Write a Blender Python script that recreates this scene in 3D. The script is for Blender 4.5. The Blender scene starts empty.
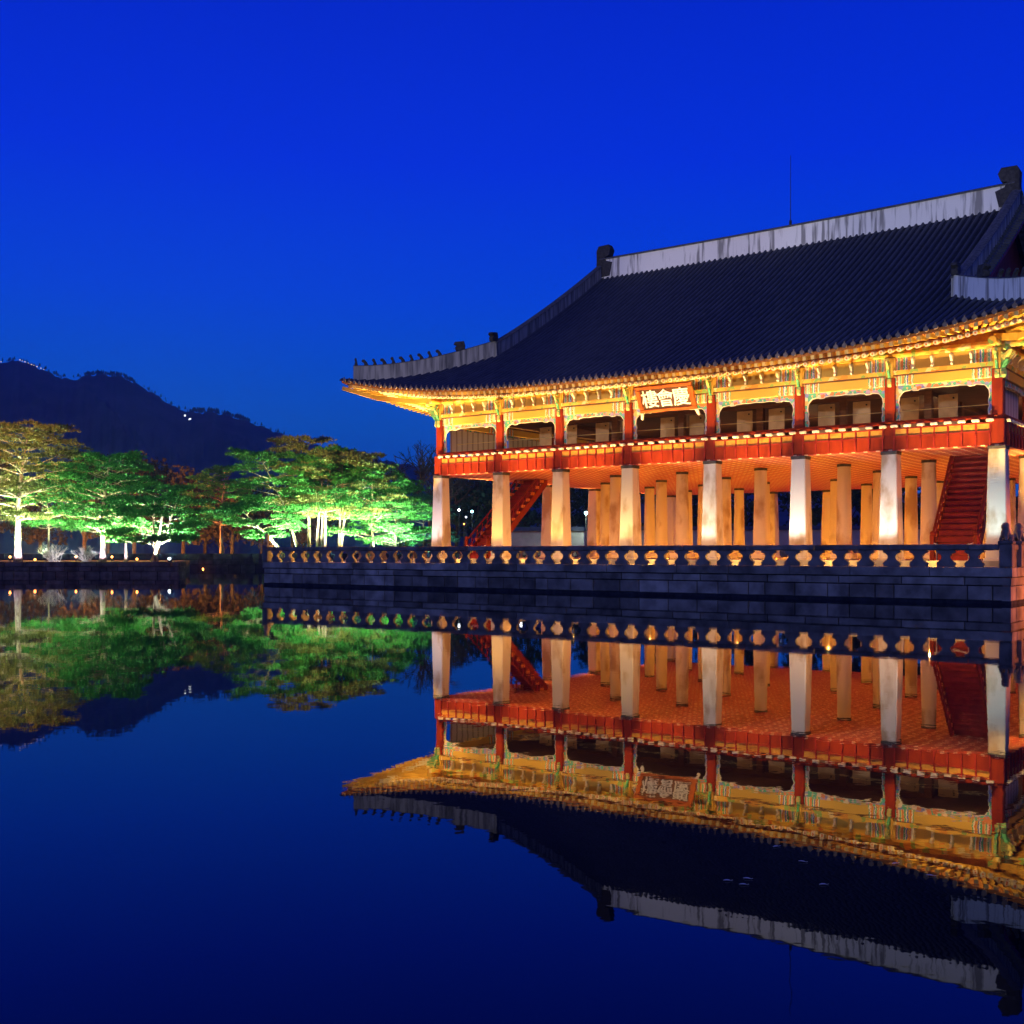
import bpy, math, random
from mathutils import Vector, Matrix
R = math.radians
SC = bpy.context.scene
COL = SC.collection
random.seed(7)

# ------------------------------------------------------------------ camera, sky, exposure
cam_d = bpy.data.cameras.new('camera')
cam = bpy.data.objects.new('camera', cam_d); COL.objects.link(cam)
CAMX, CAMY, CAMZ = 47.16, -55.5, 2.40
FPX = 1105.6
cam.location = (CAMX, CAMY, CAMZ)
cam.rotation_euler = (R(90), 0, 0.640457)
cam_d.sensor_width = 36; cam_d.lens = FPX / 1024 * 36
cam_d.shift_y = (552.3 - 512) / 1024
cam_d.clip_start = 0.1; cam_d.clip_end = 20000
SC.camera = cam

w = bpy.data.worlds.new('World'); SC.world = w; w.use_nodes = True
nt = w.node_tree; nt.nodes.clear()
tc = nt.nodes.new('ShaderNodeTexCoord'); sp = nt.nodes.new('ShaderNodeSeparateXYZ')
rp = nt.nodes.new('ShaderNodeValToRGB'); bg = nt.nodes.new('ShaderNodeBackground'); wo = nt.nodes.new('ShaderNodeOutputWorld')
nt.links.new(tc.outputs['Generated'], sp.inputs[0]); nt.links.new(sp.outputs['Z'], rp.inputs[0])
# the lit city lies behind the camera: a pale glow low in that half of the sky
dt = nt.nodes.new('ShaderNodeVectorMath'); dt.operation = 'DOT_PRODUCT'; dt.inputs[1].default_value = (.60, -.80, .10)
gr = nt.nodes.new('ShaderNodeValToRGB'); gr.color_ramp.elements[0].position = .15; gr.color_ramp.elements[0].color = (0, 0, 0, 1); gr.color_ramp.elements[1].position = 1.0; gr.color_ramp.elements[1].color = (.155, .145, .06, 1)
ad = nt.nodes.new('ShaderNodeMix'); ad.data_type = 'RGBA'; ad.blend_type = 'ADD'; ad.inputs[0].default_value = 1
nt.links.new(tc.outputs['Generated'], dt.inputs[0]); nt.links.new(dt.outputs['Value'], gr.inputs[0])
nt.links.new(rp.outputs[0], ad.inputs[6]); nt.links.new(gr.outputs[0], ad.inputs[7])
nt.links.new(ad.outputs[2], bg.inputs[0]); nt.links.new(bg.outputs[0], wo.inputs[0])
cr = rp.color_ramp
stops = [(0.0, (.002, .105, .54)), (.11, (.001, .118, .64)), (.222, (.0002, .066, .80)), (.33, (.0002, .032, .80)),
         (.45, (.0002, .021, .64)), (.65, (.0003, .012, .34)), (1.0, (.0003, .008, .20))]
while len(cr.elements) < len(stops): cr.elements.new(.5)
for e, (p, c) in zip(cr.elements, stops): e.position = p; e.color = (*c, 1)
bg.inputs[1].default_value = 1.0
SC.view_settings.view_transform = 'Standard'; SC.view_settings.look = 'None'
SC.view_settings.exposure = 0; SC.view_settings.gamma = 1
SC.render.engine = 'CYCLES'
SC.cycles.use_denoising = True
SC.cycles.max_bounces = 6; SC.cycles.diffuse_bounces = 3; SC.cycles.glossy_bounces = 3
SC.cycles.sample_clamp_indirect = 6

CC, SS = math.cos(.640457), math.sin(.640457)
def at_depth(px, Z, z=0.0):
    """world point in the bearing of a picture column, Z metres away"""
    a = (px - 512) / FPX
    return Vector((CAMX + (a * CC - SS) * Z, CAMY + (a * SS + CC) * Z, z))
def height_at(py, Z): return CAMZ + (552.3 - py) * Z / FPX

# ------------------------------------------------------------------ materials
def new_mat(name):
    m = bpy.data.materials.new(name); m.use_nodes = True
    return m, m.node_tree, m.node_tree.nodes['Principled BSDF']
def noise_mat(name, a, b, scale=3.0, rough=.75, bump=0.0, detail=6, stretch=(1, 1, 1), lo=.35, hi=.65, coord='Object', rand=0.0, spec=.12, bscale=None):
    m, t, p = new_mat(name)
    tc = t.nodes.new('ShaderNodeTexCoord'); mp = t.nodes.new('ShaderNodeMapping'); mp.inputs['Scale'].default_value = stretch
    t.links.new(tc.outputs[coord], mp.inputs[0])
    if coord == 'Object':
        oi = t.nodes.new('ShaderNodeObjectInfo'); mu = t.nodes.new('ShaderNodeMath'); mu.operation = 'MULTIPLY'; mu.inputs[1].default_value = 37.0
        t.links.new(oi.outputs['Random'], mu.inputs[0]); t.links.new(mu.outputs[0], mp.inputs['Location'])
    n = t.nodes.new('ShaderNodeTexNoise'); n.inputs['Scale'].default_value = scale; n.inputs['Detail'].default_value = detail
    t.links.new(mp.outputs[0], n.inputs['Vector'])
    r = t.nodes.new('ShaderNodeValToRGB'); r.color_ramp.elements[0].position = lo; r.color_ramp.elements[1].position = hi
    r.color_ramp.elements[0].color = (*a, 1); r.color_ramp.elements[1].color = (*b, 1)
    t.links.new(n.outputs['Fac'], r.inputs[0])
    out = r.outputs[0]
    if rand:
        g = t.nodes.new('ShaderNodeNewGeometry'); h = t.nodes.new('ShaderNodeHueSaturation')
        mr = t.nodes.new('ShaderNodeMapRange'); mr.inputs[3].default_value = 1 - rand; mr.inputs[4].default_value = 1 + rand
        t.links.new(g.outputs['Random Per Island'], mr.inputs[0]); t.links.new(mr.outputs[0], h.inputs['Value'])
        t.links.new(out, h.inputs['Color']); out = h.outputs[0]
    t.links.new(out, p.inputs['Base Color'])
    p.inputs['Roughness'].default_value = rough; p.inputs['Specular IOR Level'].default_value = spec
    if bump:
        bn = t.nodes.new('ShaderNodeTexNoise'); bn.inputs['Scale'].default_value = bscale or scale * 4; bn.inputs['Detail'].default_value = 8
        t.links.new(mp.outputs[0], bn.inputs['Vector'])
        bu = t.nodes.new('ShaderNodeBump'); bu.inputs['Strength'].default_value = bump; bu.inputs['Distance'].default_value = .05
        t.links.new(bn.outputs['Fac'], bu.inputs['Height']); t.links.new(bu.outputs[0], p.inputs['Normal'])
    return m
def emit_mat(name, c, s):
    m, t, p = new_mat(name)
    p.inputs['Base Color'].default_value = (.02, .02, .02, 1)
    p.inputs['Emission Color'].default_value = (*c, 1); p.inputs['Emission Strength'].default_value = s
    return m
M = {}
M['granite'] = noise_mat('granite', (.17, .145, .095), (.45, .385, .255), 1.0, .85, .4, rand=.5, bscale=14)
M['granite_dark'] = noise_mat('granite_dark', (.15, .125, .085), (.31, .265, .18), 1.5, .85, .35, rand=.2, bscale=14)
M['joint'] = noise_mat('joint', (.02, .02, .02), (.05, .05, .05), 3, .95)
M['paving'] = noise_mat('paving', (.26, .24, .21), (.42, .39, .34), 1.2, .85, .2)
M['pillar'] = noise_mat('pillar_granite', (.36, .26, .16), (.58, .52, .42), .9, .8, .22, stretch=(1, 1, .5), lo=.38, hi=.50, bscale=20)
M['pillar_cap'] = noise_mat('pillar_cap', (.05, .045, .04), (.10, .09, .08), 4, .8)
M['red'] = noise_mat('red_paint', (.15, .016, .004), (.24, .028, .006), 2.2, .55, .08, stretch=(1, 1, .3))
M['red_dark'] = noise_mat('dark_red_paint', (.20, .018, .012), (.30, .03, .018), 2.5, .6)
M['gold'] = noise_mat('ochre_paint', (.52, .30, .045), (.66, .42, .08), 2.0, .6, .05)
M['gold_light'] = noise_mat('pale_ochre', (.62, .44, .12), (.74, .56, .20), 3, .6)
M['cream'] = noise_mat('cream_paint', (.70, .62, .45), (.82, .75, .60), 6, .6)
M['green'] = noise_mat('green_paint', (.04, .19, .10), (.10, .36, .18), 5, .6)
M['gold_green'] = noise_mat('ochre_green_paint', (.12, .30, .14), (.50, .42, .14), 5, .6, lo=.42, hi=.55)
M['teal'] = noise_mat('teal_paint', (.08, .36, .30), (.16, .52, .42), 5, .6)
M['blue'] = noise_mat('blue_paint', (.05, .10, .42), (.12, .18, .55), 5, .6)
M['orange'] = noise_mat('orange_paint', (.60, .17, .03), (.72, .24, .05), 5, .6)
M['tile'] = noise_mat('roof_tile', (.018, .022, .038), (.036, .042, .066), 1.3, .62, .3, bscale=9, spec=.5)
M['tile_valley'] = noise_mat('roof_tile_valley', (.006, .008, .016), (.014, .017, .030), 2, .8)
M['tile_end'] = noise_mat('lime_tile_end', (.16, .11, .09), (.26, .19, .15), 6, .8)
M['lime'] = noise_mat('lime_plaster', (.26, .25, .24), (.74, .72, .69), 1.6, .85, .2, stretch=(2.4, 2.4, .20), lo=.36, hi=.50)
M['lime_dark'] = noise_mat('darker_plaster', (.10, .10, .10), (.34, .325, .30), 1.6, .85, .2, stretch=(2.6, 2.6, .22), lo=.34, hi=.6)  # darker, streaked copy of the lime plaster
M['ridge_tile'] = noise_mat('ridge_cap_tile', (.05, .05, .055), (.12, .12, .125), 6, .6, .2)
M['figure'] = noise_mat('roof_figure_clay', (.03, .028, .03), (.06, .055, .055), 6, .8, .2)
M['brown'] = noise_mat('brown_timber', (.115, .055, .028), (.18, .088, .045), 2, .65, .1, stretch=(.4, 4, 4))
M['door'] = noise_mat('pale_door', (.36, .24, .13), (.46, .32, .18), 2, .6)
M['blind'] = None
M['gable'] = noise_mat('gable_boards', (.13, .016, .012), (.22, .03, .02), 2, .7, .1, stretch=(5, 5, .3))
M['plaque'] = noise_mat('plaque_board', (.075, .03, .012), (.10, .04, .016), 3, .5)
M['letter'] = noise_mat('gilt_letters', (.85, .80, .68), (.90, .86, .76), 3, .5)
M['soffit'] = noise_mat('soffit_boards', (.26, .10, .03), (.40, .18, .05), 3, .7)  # darkened so the shade between the rafters sits in the board colour
M['fascia'] = noise_mat('rafter_fascia', (.18, .05, .02), (.26, .09, .03), 3, .7)
M['panel'] = noise_mat('railing_panel_ochre', (.40, .17, .025), (.56, .30, .05), 4, .6)
M['frame'] = noise_mat('plaque_frame', (.26, .06, .012), (.34, .09, .02), 3, .5)
M['steel'] = noise_mat('steel', (.2, .2, .21), (.3, .3, .31), 5, .4)
M['black'] = noise_mat('black_metal', (.02, .02, .02), (.04, .04, .04), 5, .5)
M['soil'] = noise_mat('soil', (.07, .05, .032), (.17, .125, .08), .7, .95, .4, bscale=5)
M['land'] = noise_mat('land', (.03, .03, .02), (.06, .055, .04), .2, .95)
M['wall_stone'] = noise_mat('bank_stone', (.085, .062, .042), (.20, .155, .11), 1.3, .9, .35, rand=.3, bscale=9)
M['bank_dark'] = noise_mat('bank_dark_stone', (.04, .038, .036), (.09, .085, .08), 1.2, .9, .3, rand=.3, bscale=9)
M['palace'] = noise_mat('palace_wall', (.26, .25, .24), (.36, .345, .33), .6, .85)
M['bark'] = noise_mat('pine_bark', (.12, .075, .05), (.34, .25, .19), 3, .9, .6, stretch=(1.5, 1.5, .6), bscale=8)
M['bark_dark'] = noise_mat('dark_bark', (.03, .022, .018), (.07, .052, .04), 3, .9, .4)
M['shrub'] = noise_mat('bare_twigs', (.30, .28, .27), (.46, .44, .42), 3, .9)

def leaf_mat(name, a, b, trans=.35):
    m, t, p = new_mat(name)
    g = t.nodes.new('ShaderNodeNewGeometry'); r = t.nodes.new('ShaderNodeValToRGB')
    tc = t.nodes.new('ShaderNodeTexCoord'); n = t.nodes.new('ShaderNodeTexNoise'); n.inputs['Scale'].default_value = .9; n.inputs['Detail'].default_value = 3
    t.links.new(tc.outputs['Object'], n.inputs['Vector'])
    mx = t.nodes.new('ShaderNodeMath'); mx.operation = 'MULTIPLY_ADD'; mx.inputs[1].default_value = .45
    t.links.new(g.outputs['Random Per Island'], mx.inputs[0])
    sb = t.nodes.new('ShaderNodeMath'); sb.operation = 'SUBTRACT'; sb.inputs[1].default_value = .22
    t.links.new(n.outputs['Fac'], sb.inputs[0]); t.links.new(sb.outputs[0], mx.inputs[2])
    r.color_ramp.elements[0].position = .15; r.color_ramp.elements[1].position = .85
    r.color_ramp.elements[0].color = (*a, 1); r.color_ramp.elements[1].color = (*b, 1)
    t.links.new(mx.outputs[0], r.inputs[0]); t.links.new(r.outputs[0], p.inputs['Base Color'])
    p.inputs['Roughness'].default_value = .7; p.inputs['Specular IOR Level'].default_value = .15
    tr = t.nodes.new('ShaderNodeBsdfTranslucent'); mix = t.nodes.new('ShaderNodeMixShader'); mix.inputs[0].default_value = trans
    t.links.new(r.outputs[0], tr.inputs[0]); t.links.new(p.outputs[0], mix.inputs[1]); t.links.new(tr.outputs[0], mix.inputs[2])
    t.links.new(mix.outputs[0], t.nodes['Material Output'].inputs[0])
    return m
M['pine'] = leaf_mat('pine_needles', (.012, .075, .016), (.075, .25, .05))
M['pine_old'] = leaf_mat('older_needles', (.06, .085, .02), (.22, .20, .06))
M['dark_leaf'] = leaf_mat('dark_foliage', (.022, .020, .014), (.065, .045, .025), .2)
M['conifer'] = leaf_mat('dark_conifer', (.012, .028, .016), (.030, .060, .034), .2)
M['fir'] = leaf_mat('teal_needles', (.02, .085, .05), (.06, .17, .10))

# bands of painted pattern near the two ends of a beam, plain ochre between
def dancheong_mat(name, axis, seed):
    m, t, p = new_mat(name)
    tc = t.nodes.new('ShaderNodeTexCoord'); s = t.nodes.new('ShaderNodeSeparateXYZ'); t.links.new(tc.outputs['Generated'], s.inputs[0])
    def mth(op, a, b=None, c=None):
        n = t.nodes.new('ShaderNodeMath'); n.operation = op
        for i, v in enumerate((a, b, c)):
            if v is None: continue
            if isinstance(v, (int, float)): n.inputs[i].default_value = v
            else: t.links.new(v, n.inputs[i])
        return n.outputs[0]
    d = mth('MULTIPLY', mth('ABSOLUTE', mth('SUBTRACT', s.outputs[axis], .5)), 2.0)
    n = t.nodes.new('ShaderNodeTexNoise'); n.inputs['Scale'].default_value = 9; t.links.new(tc.outputs['Object'], n.inputs['Vector'])
    wv = mth('MULTIPLY', mth('SUBTRACT', n.outputs['Fac'], .5), .05)
    d2 = mth('ADD', d, wv)
    r = t.nodes.new('ShaderNodeValToRGB'); r.color_ramp.interpolation = 'CONSTANT'
    G = (.62, .40, .075); bands = [(0, G), (.60, (.12, .40, .22)), (.625, (.8, .74, .6)), (.645, (.66, .22, .05)), (.69, G), (.715, (.10, .15, .5)),
        (.745, (.82, .78, .72)), (.765, (.10, .40, .24)), (.80, (.66, .22, .06)), (.845, (.72, .55, .22)), (.875, (.14, .45, .28)), (.905, (.8, .55, .45)), (.94, (.55, .12, .04)), (.97, (.12, .42, .3))]
    while len(r.color_ramp.elements) < len(bands): r.color_ramp.elements.new(.99)
    for e, (q, c) in zip(r.color_ramp.elements, bands): e.position = q; e.color = (*c, 1)
    t.links.new(d2, r.inputs[0])
    v = t.nodes.new('ShaderNodeTexVoronoi'); v.inputs['Scale'].default_value = 7; t.links.new(tc.outputs['Object'], v.inputs['Vector'])
    msk = mth('MULTIPLY', mth('GREATER_THAN', d, .6), mth('LESS_THAN', v.outputs['Distance'], .22))
    mx = t.nodes.new('ShaderNodeMix'); mx.data_type = 'RGBA'; t.links.new(msk, mx.inputs[0]); t.links.new(r.outputs[0], mx.inputs[6]); mx.inputs[7].default_value = (.75, .66, .45, 1)
    t.links.new(mx.outputs[2], p.inputs['Base Color']); p.inputs['Roughness'].default_value = .6; p.inputs['Specular IOR Level'].default_value = .12
    return m
M['dan0'] = dancheong_mat('painted_beam_pattern', 0, 1); M['dan1'] = dancheong_mat('painted_beam_pattern_side', 1, 2)

def fringe_mat():
    m, t, p = new_mat('fringe_scrolls')
    tc = t.nodes.new('ShaderNodeTexCoord'); v = t.nodes.new('ShaderNodeTexVoronoi'); v.inputs['Scale'].default_value = 5.5
    t.links.new(tc.outputs['Object'], v.inputs['Vector'])
    s = t.nodes.new('ShaderNodeSeparateColor'); t.links.new(v.outputs['Color'], s.inputs[0])
    r = t.nodes.new('ShaderNodeValToRGB'); r.color_ramp.interpolation = 'CONSTANT'
    bands = [(0, (.08, .40, .28)), (.22, (.34, .26, .50)), (.40, (.62, .20, .06)), (.54, (.74, .62, .44)), (.66, (.08, .36, .22)), (.82, (.60, .42, .14)), (.93, (.18, .22, .52))]
    while len(r.color_ramp.elements) < len(bands): r.color_ramp.elements.new(.99)
    for e, (q, c) in zip(r.color_ramp.elements, bands): e.position = q; e.color = (*c, 1)
    t.links.new(s.outputs[0], r.inputs[0]); t.links.new(r.outputs[0], p.inputs['Base Color']); p.inputs['Roughness'].default_value = .6
    return m
M['fringe'] = fringe_mat()

def scroll_mat():
    m, t, p = new_mat('painted_scrolls')
    tc = t.nodes.new('ShaderNodeTexCoord'); v = t.nodes.new('ShaderNodeTexVoronoi'); v.inputs['Scale'].default_value = 3.6
    t.links.new(tc.outputs['Object'], v.inputs['Vector'])
    s = t.nodes.new('ShaderNodeSeparateColor'); t.links.new(v.outputs['Color'], s.inputs[0])
    r = t.nodes.new('ShaderNodeValToRGB'); r.color_ramp.interpolation = 'CONSTANT'
    bands = [(0, (.62, .40, .075)), (.45, (.66, .30, .05)), (.58, (.74, .60, .30)), (.72, (.24, .38, .10)), (.86, (.52, .16, .03)), (.94, (.62, .40, .075))]
    while len(r.color_ramp.elements) < len(bands): r.color_ramp.elements.new(.99)
    for e, (q, c) in zip(r.color_ramp.elements, bands): e.position = q; e.color = (*c, 1)
    t.links.new(s.outputs[1], r.inputs[0]); t.links.new(r.outputs[0], p.inputs['Base Color']); p.inputs['Roughness'].default_value = .6; p.inputs['Specular IOR Level'].default_value = .12
    return m
M['scroll'] = scroll_mat()

def coffer_mat():
    m, t, p = new_mat('coffered_ceiling')
    tc = t.nodes.new('ShaderNodeTexCoord')
    b = t.nodes.new('ShaderNodeTexBrick'); b.offset = 0; b.squash = 1
    b.inputs['Scale'].default_value = 1; b.inputs['Brick Width'].default_value = .62; b.inputs['Row Height'].default_value = .62
    b.inputs['Mortar Size'].default_value = .085; b.inputs['Mortar Smooth'].default_value = 0
    b.inputs['Color1'].default_value = (.46, .055, .014, 1); b.inputs['Color2'].default_value = (.36, .042, .012, 1); b.inputs['Mortar'].default_value = (.24, .022, .010, 1)
    t.links.new(tc.outputs['Object'], b.inputs['Vector'])
    b2 = t.nodes.new('ShaderNodeTexBrick'); b2.offset = 0
    b2.inputs['Scale'].default_value = 1; b2.inputs['Brick Width'].default_value = .62; b2.inputs['Row Height'].default_value = .62
    b2.inputs['Mortar Size'].default_value = .215; b2.inputs['Mortar Smooth'].default_value = 0
    b2.inputs['Color1'].default_value = b2.inputs['Color2'].default_value = (1, 1, 1, 1); b2.inputs['Mortar'].default_value = (0, 0, 0, 1)
    t.links.new(tc.outputs['Object'], b2.inputs['Vector'])
    mx = t.nodes.new('ShaderNodeMix'); mx.data_type = 'RGBA'
    t.links.new(b2.outputs['Color'], mx.inputs[0]); t.links.new(b.outputs['Color'], mx.inputs[6]); mx.inputs[7].default_value = (.80, .52, .32, 1)
    t.links.new(mx.outputs[2], p.inputs['Base Color']); p.inputs['Roughness'].default_value = .6
    return m
M['coffer'] = coffer_mat()

def blind_mat(name, a, b):
    m, t, p = new_mat(name)
    tc = t.nodes.new('ShaderNodeTexCoord'); wv = t.nodes.new('ShaderNodeTexWave'); wv.bands_direction = 'Y'; wv.inputs['Scale'].default_value = .55
    wv.inputs['Distortion'].default_value = .6
    t.links.new(tc.outputs['Object'], wv.inputs['Vector'])
    r = t.nodes.new('ShaderNodeValToRGB'); r.color_ramp.elements[0].color = (*a, 1); r.color_ramp.elements[1].color = (*b, 1)
    r.color_ramp.elements[0].position = .0; r.color_ramp.elements[1].position = .3
    t.links.new(wv.outputs['Fac'], r.inputs[0]); t.links.new(r.outputs[0], p.inputs['Base Color']); p.inputs['Roughness'].default_value = .8
    return m
M['blind'] = blind_mat('bamboo_blind', (.34, .28, .22), (.62, .56, .48))

# ------------------------------------------------------------------ mesh helper
class MB:
    def __init__(s): s.v = []; s.f = []; s.m = []; s.mi = 0
    def add(s, vs, fs):
        o = len(s.v); s.v.extend([tuple(q) for q in vs]); s.f.extend([tuple(i + o for i in f) for f in fs]); s.m.extend([s.mi] * len(fs)); return s
    def box(s, x0, x1, y0, y1, z0, z1):
        return s.add([(x0, y0, z0), (x1, y0, z0), (x1, y1, z0), (x0, y1, z0), (x0, y0, z1), (x1, y0, z1), (x1, y1, z1), (x0, y1, z1)],
                     [(0, 3, 2, 1), (4, 5, 6, 7), (0, 1, 5, 4), (1, 2, 6, 5), (2, 3, 7, 6), (3, 0, 4, 7)])
    def bbox(s, x0, x1, y0, y1, z0, z1, c):
        """box with chamfered edges on its vertical and horizontal outline"""
        rings = []
        for z, i in ((z0, c), (z0 + c, 0), (z1 - c, 0), (z1, c)):
            rings.append([(x0 + c + i * .0, y0 + i, z), (x1 - c, y0 + i, z), (x1 - i, y0 + c, z), (x1 - i, y1 - c, z), (x1 - c, y1 - i, z), (x0 + c, y1 - i, z), (x0 + i, y1 - c, z), (x0 + i, y0 + c, z)])
        return s.rings(rings)
    def rings(s, rs, cap=True, close=True):
        n = len(rs[0]); vs = [p for r in rs for p in r]; fs = []
        for k in range(len(rs) - 1):
            for i in range(n if close else n - 1):
                j = (i + 1) % n
                fs.append((k * n + i, k * n + j, (k + 1) * n + j, (k + 1) * n + i))
        if cap: fs.append(tuple(range(n))[::-1]); fs.append(tuple((len(rs) - 1) * n + i for i in range(n)))
        return s.add(vs, fs)
    def lathe(s, prof, n=14, c=(0, 0, 0)):
        return s.rings([[(c[0] + r * math.cos(2 * math.pi * i / n), c[1] + r * math.sin(2 * math.pi * i / n), c[2] + z) for i in range(n)] for r, z in prof])
    def tube(s, pts, rad, n=6, cap=True):
        pts = [Vector(p) for p in pts]; rs = []
        if not hasattr(rad, '__len__'): rad = [rad] * len(pts)
        for k, p in enumerate(pts):
            d = (pts[min(k + 1, len(pts) - 1)] - pts[max(k - 1, 0)])
            if d.length < 1e-9: d = Vector((0, 0, 1))
            d.normalize(); up = Vector((0, 0, 1)) if abs(d.z) < .9 else Vector((1, 0, 0))
            a = d.cross(up).normalized(); b = a.cross(d).normalized()
            rs.append([p + (a * math.cos(2 * math.pi * i / n) + b * math.sin(2 * math.pi * i / n)) * rad[k] for i in range(n)])
        return s.rings(rs, cap)
    def prism(s, poly, vec):
        n = len(poly); vec = Vector(vec); vs = [Vector(p) for p in poly] + [Vector(p) + vec for p in poly]
        fs = [tuple(range(n))[::-1], tuple(range(n, 2 * n))] + [(i, (i + 1) % n, n + (i + 1) % n, n + i) for i in range(n)]
        return s.add(vs, fs)
    def bar(s, a, b, wd, ht):
        a = Vector(a); b = Vector(b); d = (b - a).normalized(); side = d.cross(Vector((0, 0, 1)))
        if side.length < 1e-6: side = Vector((1, 0, 0))
        side.normalize(); up = side.cross(d).normalized()
        return s.rings([[p - side * wd / 2 - up * ht / 2, p + side * wd / 2 - up * ht / 2, p + side * wd / 2 + up * ht / 2, p - side * wd / 2 + up * ht / 2] for p in (a, b)])
    def build(s, name, mats, parent=None, loc=None, smooth=False):
        if not isinstance(mats, (list, tuple)): mats = [mats]
        me = bpy.data.meshes.new(name); me.from_pydata(s.v, [], s.f)
        for m in mats: me.materials.append(m)
        if any(s.m): me.polygons.foreach_set('material_index', s.m)
        if smooth: me.polygons.foreach_set('use_smooth', [True] * len(me.polygons))
        me.update()
        return link(name, me, parent, loc)
def link(name, me, parent=None, loc=None):
    o = bpy.data.objects.new(name, me); COL.objects.link(o)
    if parent: o.parent = parent
    if loc is not None: o.location = loc
    return o
def tag(o, label=None, cat=None, group=None, kind=None):
    if label: o['label'] = label
    if cat: o['category'] = cat
    if group: o['group'] = group
    if kind: o['kind'] = kind
    return o
def thing(name, label, cat, loc=(0, 0, 0), group=None, rz=0):
    o = bpy.data.objects.new(name, None); COL.objects.link(o); o.location = loc; o.rotation_euler = (0, 0, rz); o.empty_display_size = .3
    return tag(o, label, cat, group)
def dup(o, parent=None, loc=None, rot=None):
    c = o.copy(); COL.objects.link(c)
    if parent: c.parent = parent
    if loc is not None: c.location = loc
    if rot is not None: c.rotation_euler = rot
    for ch in list(o.children):
        d = ch.copy(); COL.objects.link(d); d.parent = c
        for g in list(ch.children):
            e = g.copy(); COL.objects.link(e); e.parent = d
    return c
def spot(name, loc, target, watts, color, angle=60, blend=.6, radius=.12):
    l = bpy.data.lights.new(name, 'SPOT'); l.energy = watts; l.color = color; l.spot_size = R(angle); l.spot_blend = blend; l.shadow_soft_size = radius
    o = bpy.data.objects.new(name, l); COL.objects.link(o); o.location = loc
    o.rotation_euler = (Vector(target) - Vector(loc)).to_track_quat('-Z', 'Y').to_euler()
    return o
def point(name, loc, watts, color, radius=.1):
    l = bpy.data.lights.new(name, 'POINT'); l.energy = watts; l.color = color; l.shadow_soft_size = radius
    o = bpy.data.objects.new(name, l); COL.objects.link(o); o.location = loc; return o

# ------------------------------------------------------------------ water, land, mountain
WZ = .12
def water_mat():
    m, t, p = new_mat('pond_water')
    p.inputs['Base Color'].default_value = (.001, .0025, .008, 1); p.inputs['Roughness'].default_value = .012
    p.inputs['IOR'].default_value = 1.33; p.inputs['Specular IOR Level'].default_value = .5
    tc = t.nodes.new('ShaderNodeTexCoord'); mp = t.nodes.new('ShaderNodeMapping'); mp.inputs['Rotation'].default_value = (0, 0, -.64)
    t.links.new(tc.outputs['Object'], mp.inputs[0])
    n = t.nodes.new('ShaderNodeTexNoise'); n.inputs['Scale'].default_value = .8; n.inputs['Detail'].default_value = 3
    n2 = t.nodes.new('ShaderNodeTexNoise'); n2.inputs['Scale'].default_value = 5; n2.inputs['Detail'].default_value = 2
    t.links.new(mp.outputs[0], n.inputs['Vector']); t.links.new(mp.outputs[0], n2.inputs['Vector'])
    b = t.nodes.new('ShaderNodeBump'); b.inputs['Strength'].default_value = 1; b.inputs['Distance'].default_value = .0013
    b2 = t.nodes.new('ShaderNodeBump'); b2.inputs['Strength'].default_value = 1; b2.inputs['Distance'].default_value = .0003
    t.links.new(n.outputs['Fac'], b.inputs['Height']); t.links.new(n2.outputs['Fac'], b2.inputs['Height'])
    t.links.new(b.outputs[0], b2.inputs['Normal']); t.links.new(b2.outputs[0], p.inputs['Normal'])
    return m
mb = MB(); mb.add([(-500, -300, WZ), (400, -300, WZ), (400, 300, WZ), (-500, 300, WZ)], [(0, 1, 2, 3)])
tag(mb.build('water', water_mat()), kind='structure')
mb = MB(); mb.add([(-3600, -400, -3), (2600, -400, -3), (2600, 3200, -3), (-3600, 3200, -3)], [(0, 1, 2, 3)])
tag(mb.build('ground', M['land']), kind='structure')

FWD = Vector((-SS, CC, 0)); RGT = Vector((CC, SS, 0))
LANDZ = 2.0
# the far bank: a broad slab of land whose edge runs across the view
p0 = at_depth(-1500, 150); p1 = at_depth(2200, 150)
mb = MB()
poly = [p0, p1, p1 + FWD * 2250 + RGT * 900, p0 + FWD * 2250 - RGT * 600]
mb.prism([(q.x, q.y, -2.9) for q in poly], (0, 0, 2.9 + LANDZ))
tag(mb.build('terrain', M['land']), kind='structure')

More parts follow.
